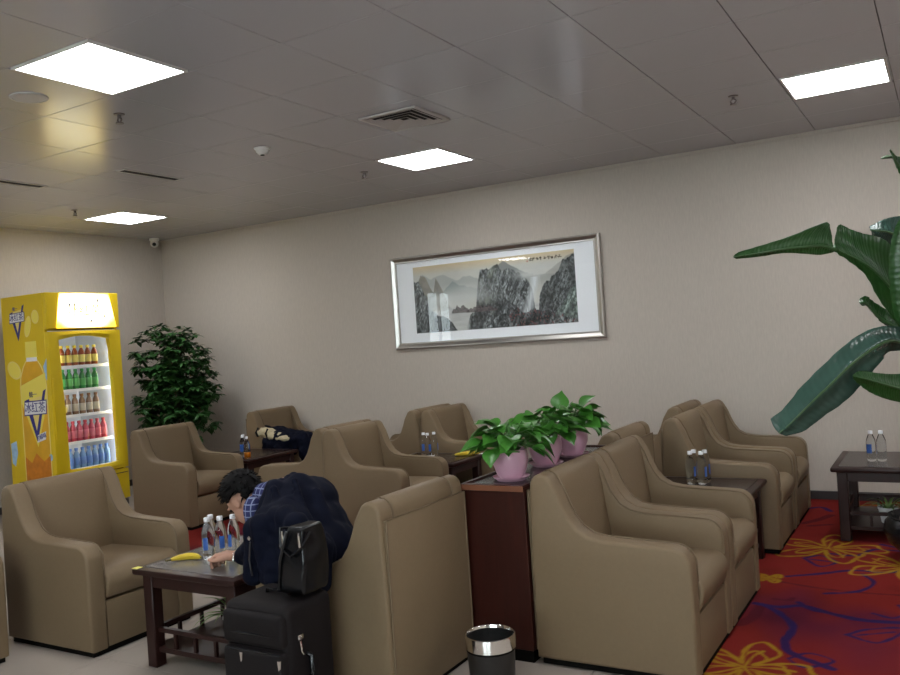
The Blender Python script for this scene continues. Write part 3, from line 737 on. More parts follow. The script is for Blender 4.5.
# small spider plants under the two coffee tables
def spider_plant(x, y, z, label, seed, n=22, L=.24):
    rr = random.Random(seed); t = thing('potted_spider_plant', label, 'potted plant', (x, y, z))
    MB().lathe([(0, 0), (.045, 0), (.062, .09), (.066, .092), (.066, .105), (.058, .105), (.056, .088), (0, .085)], 22).build('pot', 'pot_white', t)
    MB().lathe([(0, .092), (.057, .0885)], 16).build('soil', 'soil', t)
    for k in range(n):
        an = rr.uniform(0, 2*PI); el = rr.uniform(.5, 1.4); l = L*rr.uniform(.6, 1.0); w = .009; m_ = MB(); vs = []
        d = Vector((math.cos(an), math.sin(an), 0)); s = Vector((-math.sin(an), math.cos(an), 0)); p_ = Vector((.02*math.cos(an), .02*math.sin(an), .09)); e = el
        for q in range(7):
            ww = w*(1-(q/6)**2)+.0006
            vs += [p_-s*ww+Vector((0, 0, ww*.5)), p_.copy(), p_+s*ww+Vector((0, 0, ww*.5))]
            p_ = p_ + (d*math.cos(e)+Vector((0, 0, math.sin(e))))*(l/6); e -= .27
        m_.faces([tuple(v) for v in vs], [(i*3+j, i*3+j+1, i*3+j+4, i*3+j+3) for i in range(6) for j in range(2)])
        m_.build('leaf', 'leaf_spider', t)
    return t
spider_plant(-3.20, 3.10, .1, 'spider plant in a small white pot on the shelf under the granite table', 3)
spider_plant(-.42, 6.34, .106, 'spider plant in a white pot on the shelf of the table by the back wall', 4, 20, .2)

# ------------------------------------------------------------------ waste bin
o = thing('waste_bin', 'dark round waste bin with shiny chrome rim beside the console', 'bin', (-1.72, 3.08, 0))
MB().lathe([(0, 0), (.088, 0), (.090, .004), (.101, .245), (.099, .245), (.088, .01), (0, .01)], 32).build('body', 'bin_body', o)
MB().lathe([(.1015, .242), (.105, .244), (.106, .292), (.1055, .298), (.101, .300), (.098, .296), (.098, .244)], 40).build('rim', 'chrome', o)
MB().lathe([(.0985, .235), (.1025, .235), (.1025, .243), (.0985, .243)], 32).build('band', 'plinth_black', o)
MB().lathe([(0, .012), (.087, .012), (.0975, .240), (.0975, .288), (.0955, .288), (.085, .018), (0, .018)], 32).build('liner', 'bin_inside', o)

# ------------------------------------------------------------------ painting on the back wall
PX0, PX1, PZ0, PZ1 = -5.10, -2.745, 1.447, 2.42
pic = thing('framed_painting', 'wide silver-framed ink landscape with mountains and waterfall on the back wall', 'painting', ((PX0+PX1)/2, YB, PZ0))
hw, hh = (PX1-PX0)/2, PZ1-PZ0
def frame_bar(p0, p1, inward):
    # moulding: outer step, sloped face and inner bead, mitred at the corners
    prof = [(0, 0), (0, .035), (.010, .045), (.017, .044), (.048, .026), (.051, .030), (.061, .030), (.064, .020), (.064, 0)]
    d = Vector(p1)-Vector(p0); L = d.length; d.normalize(); inn = Vector(inward); V = []
    for (a, b) in prof:
        V.append(Vector(p0)+d*a+inn*a+Vector((0, -b, 0)))
    for (a, b) in prof:
        V.append(Vector(p1)-d*a+inn*a+Vector((0, -b, 0)))
    n = len(prof); m = MB(); m.faces([tuple(v) for v in V], [(i, (i+1) % n, n+(i+1) % n, n+i) for i in range(n)]+[tuple(range(n))[::-1], tuple(range(n, 2*n))])
    bmesh.ops.recalc_face_normals(m.bm, faces=m.bm.faces)
    m.build('frame_bar', 'silver', pic, False)
frame_bar((-hw, 0, 0), (hw, 0, 0), (0, 0, 1)); frame_bar((hw, 0, hh), (-hw, 0, hh), (0, 0, -1))
frame_bar((-hw, 0, hh), (-hw, 0, 0), (1, 0, 0)); frame_bar((hw, 0, 0), (hw, 0, hh), (-1, 0, 0))
MB().box(-hw+.062, hw-.062, -.010, -.002, .062, hh-.062).build('mat_board', 'mat_board', pic, False)
MB().box(-hw+.063, hw-.063, -.019, -.017, .063, hh-.063).build('glass', 'glass_pane', pic, False)
def painting():
    nx, ny = 420, 170
    S, T = np.meshgrid(np.linspace(0, 1, nx), np.linspace(0, 1, ny))
    def vn(x, y, sd):
        r = np.random.RandomState(sd); g = r.rand(257, 257); x = np.abs(x) % 255; y = np.abs(y) % 255
        i, j = x.astype(int), y.astype(int); a, b = x-i, y-j; a = a*a*(3-2*a); b = b*b*(3-2*b)
        return (g[i, j]*(1-a)+g[i+1, j]*a)*(1-b)+(g[i, j+1]*(1-a)+g[i+1, j+1]*a)*b
    def fbm(x, y, sd, o=5):
        v = 0; a = .5; n = 0
        for k in range(o): v = v+a*vn(x*2**k+k*7, y*2**k+k*3, sd+k); n += a; a *= .55
        return v/n
    A = 2.6
    I = np.empty((ny, nx, 3)); I[:] = (.60, .60, .55)
    k = np.clip((T-.86)*9, 0, 1)[..., None]; I = I*(1-k)+np.array((.66, .56, .38))*k
    f = fbm(S*A*3, T*4, 3); I = I*(.88+.24*f)[..., None]
    def lay(mask, col, al=1.0):
        nonlocal I
        a = (np.clip(mask, 0, 1)*al)[..., None]; I = I*(1-a)+np.array(col)*a if np.ndim(col) == 1 else I*(1-a)+col*a
    def ridge(pts, sd, rough=.05):
        xs, ys = zip(*pts); return np.interp(S[0], xs, ys)[None, :] + (fbm(S*A*14, S*0+sd, sd)-.5)*rough*2
    def soft(r, e=.012): return np.clip((r-T)/e, 0, 1)
    # far hills fading in mist
    for pts, c, b, al in (([(0, .70), (.06, .88), (.12, .80), (.2, .86), (.28, .75), (.36, .80), (.46, .72), (1, .7)], (.30, .33, .33), .45, .55),
                          ([(.1, .55), (.2, .62), (.26, .74), (.32, .66), (.42, .60), (.5, .5)], (.22, .27, .27), .4, .6),
                          ([(.48, .8), (.54, .88), (.585, .96), (.64, .86), (.74, .74)], (.16, .18, .19), .55, .75),
                          ([(.82, .7), (.92, .86), (.96, .93), (1, .95)], (.25, .24, .22), .5, .6)):
        r = ridge(pts, 5, .02); m = soft(r)*np.clip((T-b)/.25, 0, 1)*((S > pts[0][0]-.02) & (S < pts[-1][0]+.02)); lay(m, c, al)
    # ochre-lit spur behind the left cliff
    r = ridge([(0, .55), (.05, .88), (.09, .80), (.13, .60), (.15, .82), (.19, .62), (.24, .35), (.3, .2)], 9, .04)
    g = fbm(S*A*10+T*3, T*10, 12); c = np.stack([.13+.30*g, .14+.24*g, .13+.18*g], -1); lay(soft(r)*np.clip((T-.12)/.25, 0, 1)*(S < .3), c, .85)
    # lake
    lk = np.clip((.34+.02*np.sin(S*30)-T)/.03, 0, 1); wv = fbm(S*A*4, T*40, 21); lay(lk, np.stack([.40+.22*wv, .41+.22*wv, .41+.2*wv], -1), .8)
    def rock(r, sd, dark=.05, al=.97, tint=(.95, 1.04, 1.06), lim=None):
        w1 = fbm(S*A*6, T*6, sd+50, 3)*3; n_ = fbm(S*A*16+w1, T*10-S*8+w1, sd, 6); rg = 1-abs(2*n_-1); h = fbm(S*A*46, T*34, sd+30, 4)
        big = fbm(S*A*5-T*2, T*3, sd+70, 3); gx = np.gradient(n_, axis=1)*9; lit = np.clip(.5+gx*1.6, 0, 1)
        v = dark+.02+.34*lit*np.clip((big-.34)*2.4, 0, 1)*(.35+.9*h)+.10*np.clip(rg-.80, 0, 1)*4*h; v = v*(.55+.9*np.clip((h-.30)*2.2, 0, 1))
        c = np.stack([v*tint[0], v*tint[1], v*tint[2]], -1); m = soft(r)
        if lim is not None: m = m*lim
        lay(m, c, al)
    # left cliff
    rock(ridge([(0, .80), (.03, .78), (.055, .68), (.08, .55), (.10, .36), (.16, .24), (.2, .22), (.25, .10), (.28, 0)], 15, .06), 17, .03, lim=(S < .29))
    # central massif
    rc = ridge([(.33, 0), (.36, .22), (.40, .30), (.425, .70), (.44, .86), (.50, .87), (.55, .90), (.575, .82), (.62, .83), (.68, .74), (.72, .66), (.75, .50), (.76, .2), (.77, 0)], 22, .04)
    rock(rc, 24, .035, lim=np.clip((S-.33)*30, 0, 1)*(S < .775))
    gl = fbm(S*A*9-T*3, T*5, 33); lay(soft(rc)*np.clip((gl-.52)*5, 0, 1)*np.clip(1-abs(S-.46-.12*(T-.5))/.10, 0, 1)*(T > .2), (.33, .36, .30), .6)
    # right massif
    rr_ = ridge([(.77, 0), (.79, .40), (.82, .58), (.86, .66), (.90, .72), (.93, .86), (.97, .90), (1, .92)], 28, .05); rock(rr_, 41, .03, lim=(S > .765))
    rr2 = ridge([(.86, .10), (.92, .30), (.97, .45), (1, .55)], 29, .03); rock(rr2, 44, .09, .8, (.9, 1.1, 1.0), lim=(S > .85))
    # mist
    for (cs, ct, ws, wt, al) in ((.30, .48, .22, .10, .75), (.36, .60, .14, .10, .5), (.74, .72, .12, .07, .75), (.80, .80, .16, .06, .5), (.25, .38, .10, .05, .5)):
        d = ((S-cs)/ws)**2+((T-ct)/wt)**2; lay(np.exp(-d*1.6)*(.65+.5*fbm(S*8, T*10, 51)), (.62, .64, .62), al)
    # waterfall
    cx = .765-.055*(1-np.clip((T-.18)/.5, 0, 1))**1.4; wf = np.clip(1-abs(S-cx)/(.018+.03*(1-T)), 0, 1)*((T > .16) & (T < .68)); st = vn(S*260, T*14, 60)
    lay(wf*(.45+.8*st), (.72, .76, .78), .95)
    # islet, trees and boat
    for (a, b, tt, hh_) in ((.24, .36, .31, .075), (.33, .54, .30, .055)):
        q = np.clip(1-((S-(a+b)/2)/((b-a)/2))**2, 0, 1); r = tt-.03+q*hh_*(.6+.9*vn(S*90, S*0, 63)); m = ((T < r) & (T > tt-.05)).astype(float)
        g = vn(S*180, T*70, 66); lay(m*np.clip(q*4, 0, 1), np.stack([.05+.15*g, .05+.11*g, .05+.11*g], -1), .85)
    lay(np.exp(-((S-.395)/.014)**2-((T-.19)/.016)**2*1.0)*1.6, (.06, .06, .06), 1)
    # foreground rocks with reddish trees
    rf = ridge([(.46, 0), (.50, .10), (.56, .22), (.63, .28), (.70, .20), (.78, .22), (.86, .16), (.95, .08), (1, .06)], 36, .06); rock(rf, 71, .03, lim=(S > .455))
    g = vn(S*150, T*60, 73); lay(soft(rf)*np.clip((g-.66)*6, 0, 1)*(S > .6), (.26, .11, .11), .6)
    # inscription along the top right and a seal
    r = np.random.RandomState(4)
    for k in range(9):
        s0 = .745+k*.0215; t0 = .925
        for q in range(7):
            a, b = r.uniform(-.006, .006), r.uniform(-.016, .016); ho = r.rand() < .5
            m = (abs(S-s0-a) < (.006 if ho else .0014))*(abs(T-t0-b) < (.004 if ho else .014)); lay(m.astype(float), (.05, .04, .03), .8)
    lay(((abs(S-.73) < .004)*(abs(T-.90) < .012)).astype(float), (.4, .06, .04), .8)
    w, h = PAINT[1]-PAINT[0], PAINT[3]-PAINT[2]
    V = np.stack([PAINT[0]+S*w, np.zeros_like(S)-.0115, PAINT[2]+T*h], -1).reshape(-1, 3); idx = np.arange(nx*ny).reshape(ny, nx)
    Fq = np.stack([idx[:-1, :-1], idx[:-1, 1:], idx[1:, 1:], idx[1:, :-1]], -1).reshape(-1, 4)
    me = bpy.data.meshes.new('picture_sheet'); me.vertices.add(len(V)); me.vertices.foreach_set('co', V.ravel())
    me.loops.add(Fq.size); me.loops.foreach_set('vertex_index', Fq.ravel()); me.polygons.add(len(Fq))
    me.polygons.foreach_set('loop_start', np.arange(0, Fq.size, 4)); me.polygons.foreach_set('loop_total', np.full(len(Fq), 4)); me.update()
    ca = me.color_attributes.new('Col', 'FLOAT_COLOR', 'POINT'); ca.data.foreach_set('color', np.concatenate([np.clip(I, 0, 1).reshape(-1, 3), np.ones((len(V), 1))], 1).ravel())
    return me
cxp = (PX0+PX1)/2; PAINT = (-4.832-cxp, -3.011-cxp, 1.605-PZ0, 2.30-PZ0)
vcol_mat('ink_painting', 0.85, 0.15)
put('picture_sheet', painting(), 'ink_painting', pic)['label'] = 'ink wash landscape with misty mountains, lake and waterfall'

# ------------------------------------------------------------------ drinks fridge
FX, FXB, FY0, FY1, FH = -7.613, -8.36, 5.146, 5.995, 2.25
fr = thing('drinks_fridge', 'tall yellow glass-door drinks fridge with lit header, full of coloured bottles', 'fridge', (0, 0, 0))
b = MB()
b.box(FXB, FX-.055, FY0, FY0+.035, .06, FH, .006, 1)
b.build('side_wall', 'fridge_yellow', fr)
MB().box(FXB, FX-.055, FY1-.035, FY1, .06, FH, .006, 1).build('side_wall', 'fridge_yellow', fr)
MB().box(FXB, FXB+.03, FY0+.035, FY1-.035, .06, FH).build('rear_wall', 'fridge_yellow', fr, False)
MB().box(FXB+.03, FX-.055, FY0+.035, FY1-.035, FH-.03, FH).build('roof', 'fridge_yellow', fr, False)
MB().box(FXB+.03, FX-.02, FY0+.02, FY1-.02, 0, .06).build('foot_plinth', 'fridge_grey', fr, False)
MB().box(FX-.055, FX-.012, FY0, FY1, .07, .385, .008, 2).build('kick_panel', 'fridge_yellow', fr)
# inner liner
l = MB(); IX0, IX1, IY0, IY1, IZ0, IZ1 = FXB+.03, FX-.056, FY0+.035, FY1-.035, .40, 1.87
l.box(IX0, IX0+.01, IY0, IY1, IZ0, IZ1); l.box(IX0+.01, IX1, IY0, IY0+.01, IZ0, IZ1); l.box(IX0+.01, IX1, IY1-.01, IY1, IZ0, IZ1)
l.box(IX0+.01, IX1, IY0+.01, IY1-.01, IZ0, IZ0+.01); l.box(IX0+.01, IX1, IY0+.01, IY1-.01, IZ1-.01, IZ1)
l.build('liner', 'liner_white', fr, False)
MB().box(FX-.090, FX-.075, IY1-.045, IY1-.012, .44, 1.80).build('lamp_strip', 'fridge_lamp', fr, False)
MB().box(FX-.090, FX-.075, IY0+.012, IY0+.03, .44, 1.80).build('lamp_strip', 'fridge_lamp', fr, False)
# header light box: yellow cheeks and backlit sign
cy_ = (FY0+FY1)/2
MB().box(FX-.055, FX-.010, FY0, FY1, 1.885, FH, .006, 1).build('header', 'fridge_yellow', fr)
sg = [(FY0+.155, FH-.008), (FY0+.105, 1.892), (FY1-.055, 1.892), (FY1-.125, FH-.008)]
MB().prism(sg, FX-.0105, FX+.004, 'X').build('lit_sign', 'lightbox', fr, False)
def side_text(txt, size, mat_, y=None, x=None, z=0, parent=fr, sx=1.0, rot=0.0, depth=.001):
    me = text_mesh(txt, size, depth)
    o = put('lettering', me, mat_, parent)
    if y is not None: M = Matrix(((0, 0, 1, FX+.006), (1, 0, 0, y), (0, 1, 0, z), (0, 0, 0, 1)))      # on the front face
    else: M = Matrix(((1, 0, 0, x), (0, 0, -1, FY0-.006), (0, 1, 0, z), (0, 0, 0, 1)))                # on the flank
    o.matrix_basis = M @ Matrix.Rotation(rot, 4, 'Z') @ Matrix.Diagonal((sx, 1, 1, 1)); return o
side_text('冰红茶', .13, 'print_pale_yellow', y=cy_, z=2.06)
for y_, z_, a_ in ((5.40, 2.13, .3), (5.46, 2.125, -.4), (5.73, 2.17, .15), (5.64, 1.955, -.5), (5.80, 2.01, .2)):
    MB().box(FX+.004, FX+.0055, -.008, .008, -.018, .018, 0, 1, Matrix.Translation((0, y_, z_)) @ Matrix.Rotation(a_, 4, 'X')).build('sign_mark', 'print_navy', fr, False)
# door frame with an arched, flared opening
N = 12
inner = [(5.262+(5.845-5.262)*k/N, 1.775+.035*math.sin(PI*k/N)) for k in range(N+1)] + [(5.862, 1.65), (5.868, 1.3), (5.872, .9), (5.876, .475)] \
    + [(5.876-(5.876-5.30)*k/4, .462) for k in range(1, 4)] + [(5.300, .475), (5.292, .9), (5.278, 1.3), (5.266, 1.65)]
def outer_pt(p):
    cy, cz = 5.57, 1.12; dy, dz = p[0]-cy, p[1]-cz
    k = min((.415 if dy > 0 else .422)/max(abs(dy), 1e-6), (.74 if dz > 0 else .72)/max(abs(dz), 1e-6)); return (cy+dy*k, cz+dz*k)
outer = [outer_pt(p) for p in inner]
# square the four corners
for cyy, czz in ((FY0+.002, 1.86), (FY1-.010, 1.86), (FY0+.002, .40), (FY1-.010, .40)):
    i = min(range(len(outer)), key=lambda q: (outer[q][0]-cyy)**2+(outer[q][1]-czz)**2); outer[i] = (cyy, czz)
n = len(inner); m = MB()
V = [(FX, *p) for p in outer]+[(FX+.012, *((outer[i][0]+inner[i][0])/2, (outer[i][1]+inner[i][1])/2)) for i in range(n)]+[(FX-.004, *p) for p in inner]+[(FX-.054, *p) for p in outer]+[(FX-.054, *p) for p in inner]
Fc = []
for i in range(n):
    j = (i+1) % n
    for a_, b_ in ((0, 1), (1, 2), (2, 4), (4, 3), (3, 0)): Fc.append((a_*n+i, a_*n+j, b_*n+j, b_*n+i))
m.faces(V, Fc); bmesh.ops.recalc_face_normals(m.bm, faces=m.bm.faces)
door = m.build('door', 'fridge_yellow', fr, True, 30)
gm = MB(); gi = [(5.57+(p[0]-5.57)*1.02, 1.12+(p[1]-1.12)*1.01) for p in inner]
gm.prism(gi, FX-.034, FX-.028, 'X'); gm.build('glass', 'glass_pane', door, False)
MB().box(FX-.002, FX+.016, FY0+.012, FY0+.030, .80, 1.40, .006, 2).build('handle', 'fridge_yellow', door)
MB().box(FX-.0135, FX-.0105, FY1-.16, FY1-.02, .34, .348).build('vent_slit', 'fridge_grey', fr, False)
# shelves with white price rails
SH = [1.505, 1.262, 1.003, .728, .452]
for z in SH:
    s_ = MB().box(IX0+.02, FX-.125, IY0+.012, IY1-.055, z-.012, z).build('shelf', 'shelf_rail', fr, False)
    MB().box(FX-.125, FX-.119, IY0+.035, IY1-.055, z-.022, z+.008, .001, 1).build('price_rail', 'shelf_rail', s_, False)
# printed graphics on the flank that faces the room
def flat(name, pts, mat_, lift=.002):
    return MB().prism(pts, FY0-lift, FY0-.0002, 'Y').build(name, mat_, fr, False)
def v_logo(x, z, s):
    flat('logo_mark', [(x-.9*s, z+.45*s), (x-.5*s, z+.55*s), (x+.02*s, z-1.15*s), (x+.75*s, z+.95*s), (x+1.0*s, z+1.05*s), (x+.05*s, z-1.75*s)], 'print_navy', .0025)
    flat('logo_mark', [(x-.62*s, z+.50*s), (x+.62*s, z+.70*s), (x+.03*s, z-1.1*s)], 'print_pale_yellow', .0022)
    flat('logo_plate', [(x-.98*s, z-.36*s), (x-.9*s, z+.42*s), (x+1.0*s, z+.50*s), (x+.95*s, z-.26*s)], 'print_navy', .0032)
    flat('logo_plate', [(x-.93*s, z-.30*s), (x-.86*s, z+.36*s), (x+.94*s, z+.44*s), (x+.90*s, z-.21*s)], 'print_white', .0040)
    side_text('冰红茶', .60*s, 'print_navy', x=x, z=z+.06*s, rot=.03)
    side_text('统一', .34*s, 'print_navy', x=x-.1*s, z=z+.76*s, rot=.03)
bx_ = -7.90
body = [(bx_-.205, .30), (bx_-.205, 1.30), (bx_-.19, 1.42), (bx_-.14, 1.52), (bx_-.09, 1.58), (bx_+.09, 1.58), (bx_+.14, 1.52), (bx_+.19, 1.42), (bx_+.205, 1.30), (bx_+.205, .30)]
flat('bottle_outline', [(bx_+(p[0]-bx_)*1.07, p[1]+.012) for p in body], 'print_pale_yellow', .0010)
flat('bottle_print', body, 'print_orange', .0014)
flat('bottle_base_print', [(bx_-.205, .30), (bx_-.205, .62), (bx_-.1, .56), (bx_-.02, .66), (bx_+.1, .58), (bx_+.205, .64), (bx_+.205, .30)], 'print_deep_orange', .0018)
flat('bottle_label_print', [(bx_-.205, 1.16), (bx_-.205, 1.34), (bx_+.205, 1.46), (bx_+.205, 1.16), (bx_+.02, .72)], 'print_lemon', .0018)
flat('bottle_neck_print', [(bx_-.085, 1.58), (bx_-.085, 1.62), (bx_+.085, 1.62), (bx_+.085, 1.58)], 'print_white', .0018)
flat('bottle_cap_print', [(bx_-.095, 1.62), (bx_-.09, 1.78), (bx_+.09, 1.78), (bx_+.095, 1.62)], 'print_lemon', .0018)
v_logo(bx_+.01, 1.10, .19); v_logo(-8.10, 2.02, .13)
flat('tag_print', [(bx_+.01, .765), (bx_+.02, .84), (bx_+.16, .88), (bx_+.15, .80)], 'print_white', .0030)
side_text('柠檬味', .055, 'print_navy', x=bx_+.085, z=.822, rot=.28)
def disc(x, z, rx, rz, rot, mat_, lift, name):
    flat(name, [(x+rx*math.cos(a)*math.cos(rot)-rz*math.sin(a)*math.sin(rot), z+rx*math.cos(a)*math.sin(rot)+rz*math.sin(a)*math.cos(rot)) for a in np.linspace(0, 2*PI, 19)[:-1]], mat_, lift)
for (x, z, rx, rz, rot) in ((-8.20, 1.50, .12, .085, -.5), (-7.93, 1.93, .05, .11, -.3), (-7.80, 2.02, .06, .07, .2)):
    disc(x, z, rx, rz, rot, 'print_pale_yellow', .0010, 'lemon_slice_print'); disc(x, z, rx*.85, rz*.85, rot, 'print_lemon', .0014, 'lemon_slice_print')
flat('ice_print', [(-7.69, 1.40), (-7.72, 1.52), (-7.66, 1.60), (-7.672, 1.38)], 'print_ice', .0014)
flat('ice_print', [(-8.33, .55), (-8.34, .75), (-8.24, .78), (-8.23, .66), (-8.28, .52)], 'print_ice', .0014)
disc(-7.69, .62, .03, .035, 0, 'print_ice', .0014, 'ice_print')

# bottles inside the fridge: each one a thing of its own
def drink(kind, body_m, label_m, cap_m, desc, row):
    bm_ = MB().lathe([(0, 0), (.026, 0), (.0295, .006), (.0295, .115), (.0275, .135), (.016, .160), (.0125, .168), (.0125, .176), (0, .177)], 16).mesh('body', True, 50)
    lm_ = MB().lathe([(.0297, .035), (.0304, .036), (.0304, .105), (.0297, .106)], 16).mesh('wrap_label')
    cm_ = MB().lathe([(0, .1705), (.0148, .1705), (.0165, .1705), (.0168, .192), (.0150, .196), (0, .196)], 14).mesh('cap')
    return bm_, lm_, cm_, body_m, label_m, cap_m, desc, row
rows = [drink('tea', 'juice_tea', 'label_yellow', 'cap_yellow', 'amber iced tea bottle with yellow label and cap on the top fridge shelf', 7),
        drink('green', 'juice_green', 'label_green', 'cap_green', 'green tea bottle on the second fridge shelf', 7),
        drink('brown', 'juice_brown', 'label_pale', 'cap_brown', 'brown drink bottle with pale label on the middle fridge shelf', 6),
        drink('red', 'juice_red', 'label_pink', 'cap_red', 'red drink bottle with pink label on the fourth fridge shelf', 8),
        drink('water', 'juice_blue', 'label_water', 'cap_blue', 'blue-labelled water bottle on the bottom fridge shelf', 8)]
ends = [(5.315, 5.775), (5.315, 5.765), (5.345, 5.76), (5.325, 5.83), (5.345, 5.85)]
for r, (bm_, lm_, cm_, b1, l1, c1, desc, cnt) in enumerate(rows):
    for k in range(cnt):
        y = ends[r][0]+(ends[r][1]-ends[r][0])*k/(cnt-1)
        t = thing('drink_bottle', desc, 'bottle', (FX-.165, y, SH[r]), 0, 'bottles on fridge shelf: '+desc.split(' bottle')[0])
        put('body', bm_, b1, t); put('cap', cm_, c1, t); put('wrap_label', lm_, l1, t); t.scale = (1.08, 1.08, 1.08)
t = thing('round_price_card', 'round yellow card at the end of the middle fridge shelf', 'price card', (FX-.112, 5.335, SH[2]+.0))
MB().lathe([(0, 0), (.045, 0), (.045, .003), (0, .003)], 20, Matrix.Translation((0, 0, .065)) @ Matrix.Rotation(PI/2, 4, 'Y')).build('disc', 'label_yellow', t)
MB().box(-.001, .002, -.01, .01, 0, .03).build('stand', 'label_yellow', t, False)

# ------------------------------------------------------------------ umbrella plant in the corner
def schefflera(x, y):
    rr = random.Random(21)
    t = thing('umbrella_plant', 'tall bushy dark green indoor tree in the corner beside the yellow fridge', 'plant', (x, y, 0.006))
    MB().lathe([(0, 0), (.15, 0), (.19, .32), (.205, .33), (.205, .36), (.185, .36), (.18, .31), (0, .30)], 28).build('pot', 'pot_white', t)
    MB().lathe([(0, .325), (.182, .318)], 20).build('soil', 'soil', t)
    leaf_v, leaf_f = [], []
    for k in range(4):
        a = k*1.6+.4; pts = [(.03*math.cos(a), .03*math.sin(a), .30)]
        for q in range(1, 7): pts.append((.03*math.cos(a)+.02*q*math.cos(a)*rr.uniform(.4, 1.3), .03*math.sin(a)+.02*q*math.sin(a)*rr.uniform(.4, 1.3), .30+q*.22))
        MB().tube(pts, [.012-.001*i for i in range(7)], 7).build('trunk', 'bark', t)
    tw = MB()
    def leaflet(base, d, L, W):
        d = d.normalized(); s = d.cross(Vector((0, 0, 1)));
        if s.length < .05: s = Vector((1, 0, 0))
        s.normalize(); nrm = s.cross(d); i0 = len(leaf_v)
        for q, (tq, wq) in enumerate(((0, .12), (.35, .9), (.7, .85), (1, .02))):
            c = base+d*L*tq-Vector((0, 0, L*.30*tq*tq))
            leaf_v.extend([tuple(c-s*W*wq+nrm*W*.25*wq), tuple(c), tuple(c+s*W*wq+nrm*W*.25*wq)])
        for q in range(3):
            for j in range(2): leaf_f.append((i0+q*3+j, i0+q*3+j+1, i0+q*3+j+4, i0+q*3+j+3))
    lobes = [(Vector((-.20, -.05, 1.52)), Vector((.30, .30, .45))), (Vector((.16, -.02, 1.45)), Vector((.28, .28, .40))), (Vector((-.02, 0, 1.15)), Vector((.52, .42, .38))),
             (Vector((.12, -.08, .92)), Vector((.50, .42, .35))), (Vector((-.22, .02, .98)), Vector((.36, .36, .35)))]
    for c, R in lobes:
        for k in range(120):
            v = Vector((rr.gauss(0, 1), rr.gauss(0, 1), rr.gauss(0, 1))).normalized()*rr.uniform(.55, 1.0); p_ = c+Vector((v.x*R.x, v.y*R.y, v.z*R.z))
            if p_.z > 1.98 or x+p_.x < XL+.12 or y+p_.y > YB-.12: continue
            root = Vector((c.x*.3, c.y*.3, min(p_.z-.10, 1.55)))
            if k % 3 == 0: tw.tube([root, (root+p_)/2+Vector((0, 0, .03)), p_], .003, 4)
            tilt = v+Vector((0, 0, .3))
            for j in range(7):
                a = j*2*PI/7+rr.uniform(0, .3); d = Vector((math.cos(a), math.sin(a), rr.uniform(-.6, .3)))+tilt*rr.uniform(.2, .8)
                leaflet(p_, d, rr.uniform(.08, .12), rr.uniform(.022, .030))
    tw.build('twigs', 'bark', t)
    me = bpy.data.meshes.new('foliage'); me.from_pydata(leaf_v, [], leaf_f); me.shade_smooth()
    put('foliage', me, 'leaf_scheff', t)['kind'] = 'stuff'
schefflera(-7.72, 6.82)

# ------------------------------------------------------------------ big-leaved plant at the right
PLX, PLY = -.16, 5.80
bp = thing('banana_plant', 'tall plant with huge split green leaves in a round black pot', 'plant', (PLX, PLY, .006))
MB().lathe([(0, 0), (.11, 0), (.15, .03), (.235, .11), (.262, .18), (.25, .235), (.225, .265), (.235, .275), (.215, .275), (.205, .255), (0, .24)], 32).build('pot', 'pot_black', bp)
MB().lathe([(0, .255), (.204, .252)], 24).build('soil', 'soil', bp)
inv = Matrix.Translation((-PLX, -PLY, -.006))
def ribbon(name, up, mid, lo, material, n=26, stalk=None):
    "a leaf from three edge lines (upper edge, midrib, lower edge), each a list of (px, py, depth)"
    def samp(pl, m):
        P_ = [at(*q) for q in pl]; q = [2*P_[0]-P_[1]]+P_+[2*P_[-1]-P_[-2]]; out = []
        for k in range(m+1):
            f = k/m*(len(P_)-1); i = min(int(f), len(P_)-2); t_ = f-i; a, b, c, d = q[i], q[i+1], q[i+2], q[i+3]
            out.append(.5*((2*b)+(c-a)*t_+(2*a-5*b+4*c-d)*t_*t_+(3*b-a-3*c+d)*t_**3))
        return out
    U, Mi, Lo = samp(up, n), samp(mid, n), samp(lo, n); V, F, UV = [], [], []
    for k in range(n+1):
        fl_ = (Mi[min(k+1, n)]-Mi[max(k-1, 0)]).normalized(); nrm = fl_.cross(U[k]-Lo[k]); nrm = nrm.normalized() if nrm.length > 1e-6 else Vector((0, 0, 1))
        for j in range(9):
            s = j/8
            if s <= .5: c = U[k].lerp(Mi[k], s*2); h = math.sin(PI*s*2); w = (U[k]-Mi[k]).length
            else: c = Mi[k].lerp(Lo[k], (s-.5)*2); h = math.sin(PI*(s-.5)*2); w = (Lo[k]-Mi[k]).length
            c = c+nrm*(h*w*.14+.004*math.sin(k*2.1+j))
            V.append(inv @ c); UV.append((s, k/n))
    for k in range(n):
        for j in range(8): a = k*9+j; F.append((a, a+1, a+10, a+9))
    me = bpy.data.meshes.new(name); me.from_pydata([tuple(v) for v in V], [], F); me.shade_smooth()
    uvl = me.uv_layers.new(name='UVMap')
    for lp in me.loops: uvl.data[lp.index].uv = UV[lp.vertex_index]
    o = put(name, me, material, bp)
    sol = o.modifiers.new('thickness', 'SOLIDIFY'); sol.thickness = .0025
    pts = [inv @ (q) for q in Mi]; rad = [.009*(1-.8*k/n)+.001 for k in range(n+1)]
    if stalk: pts = [Vector((stalk[0], stalk[1], .24)), Vector((stalk[0]*1.05, stalk[1], .24+(pts[0].z-.24)*.55))]+pts; rad = [.022, .018]+rad
    MB().tube(pts, rad, 7).build('midrib', 'midrib', o)
D0 = 5.05
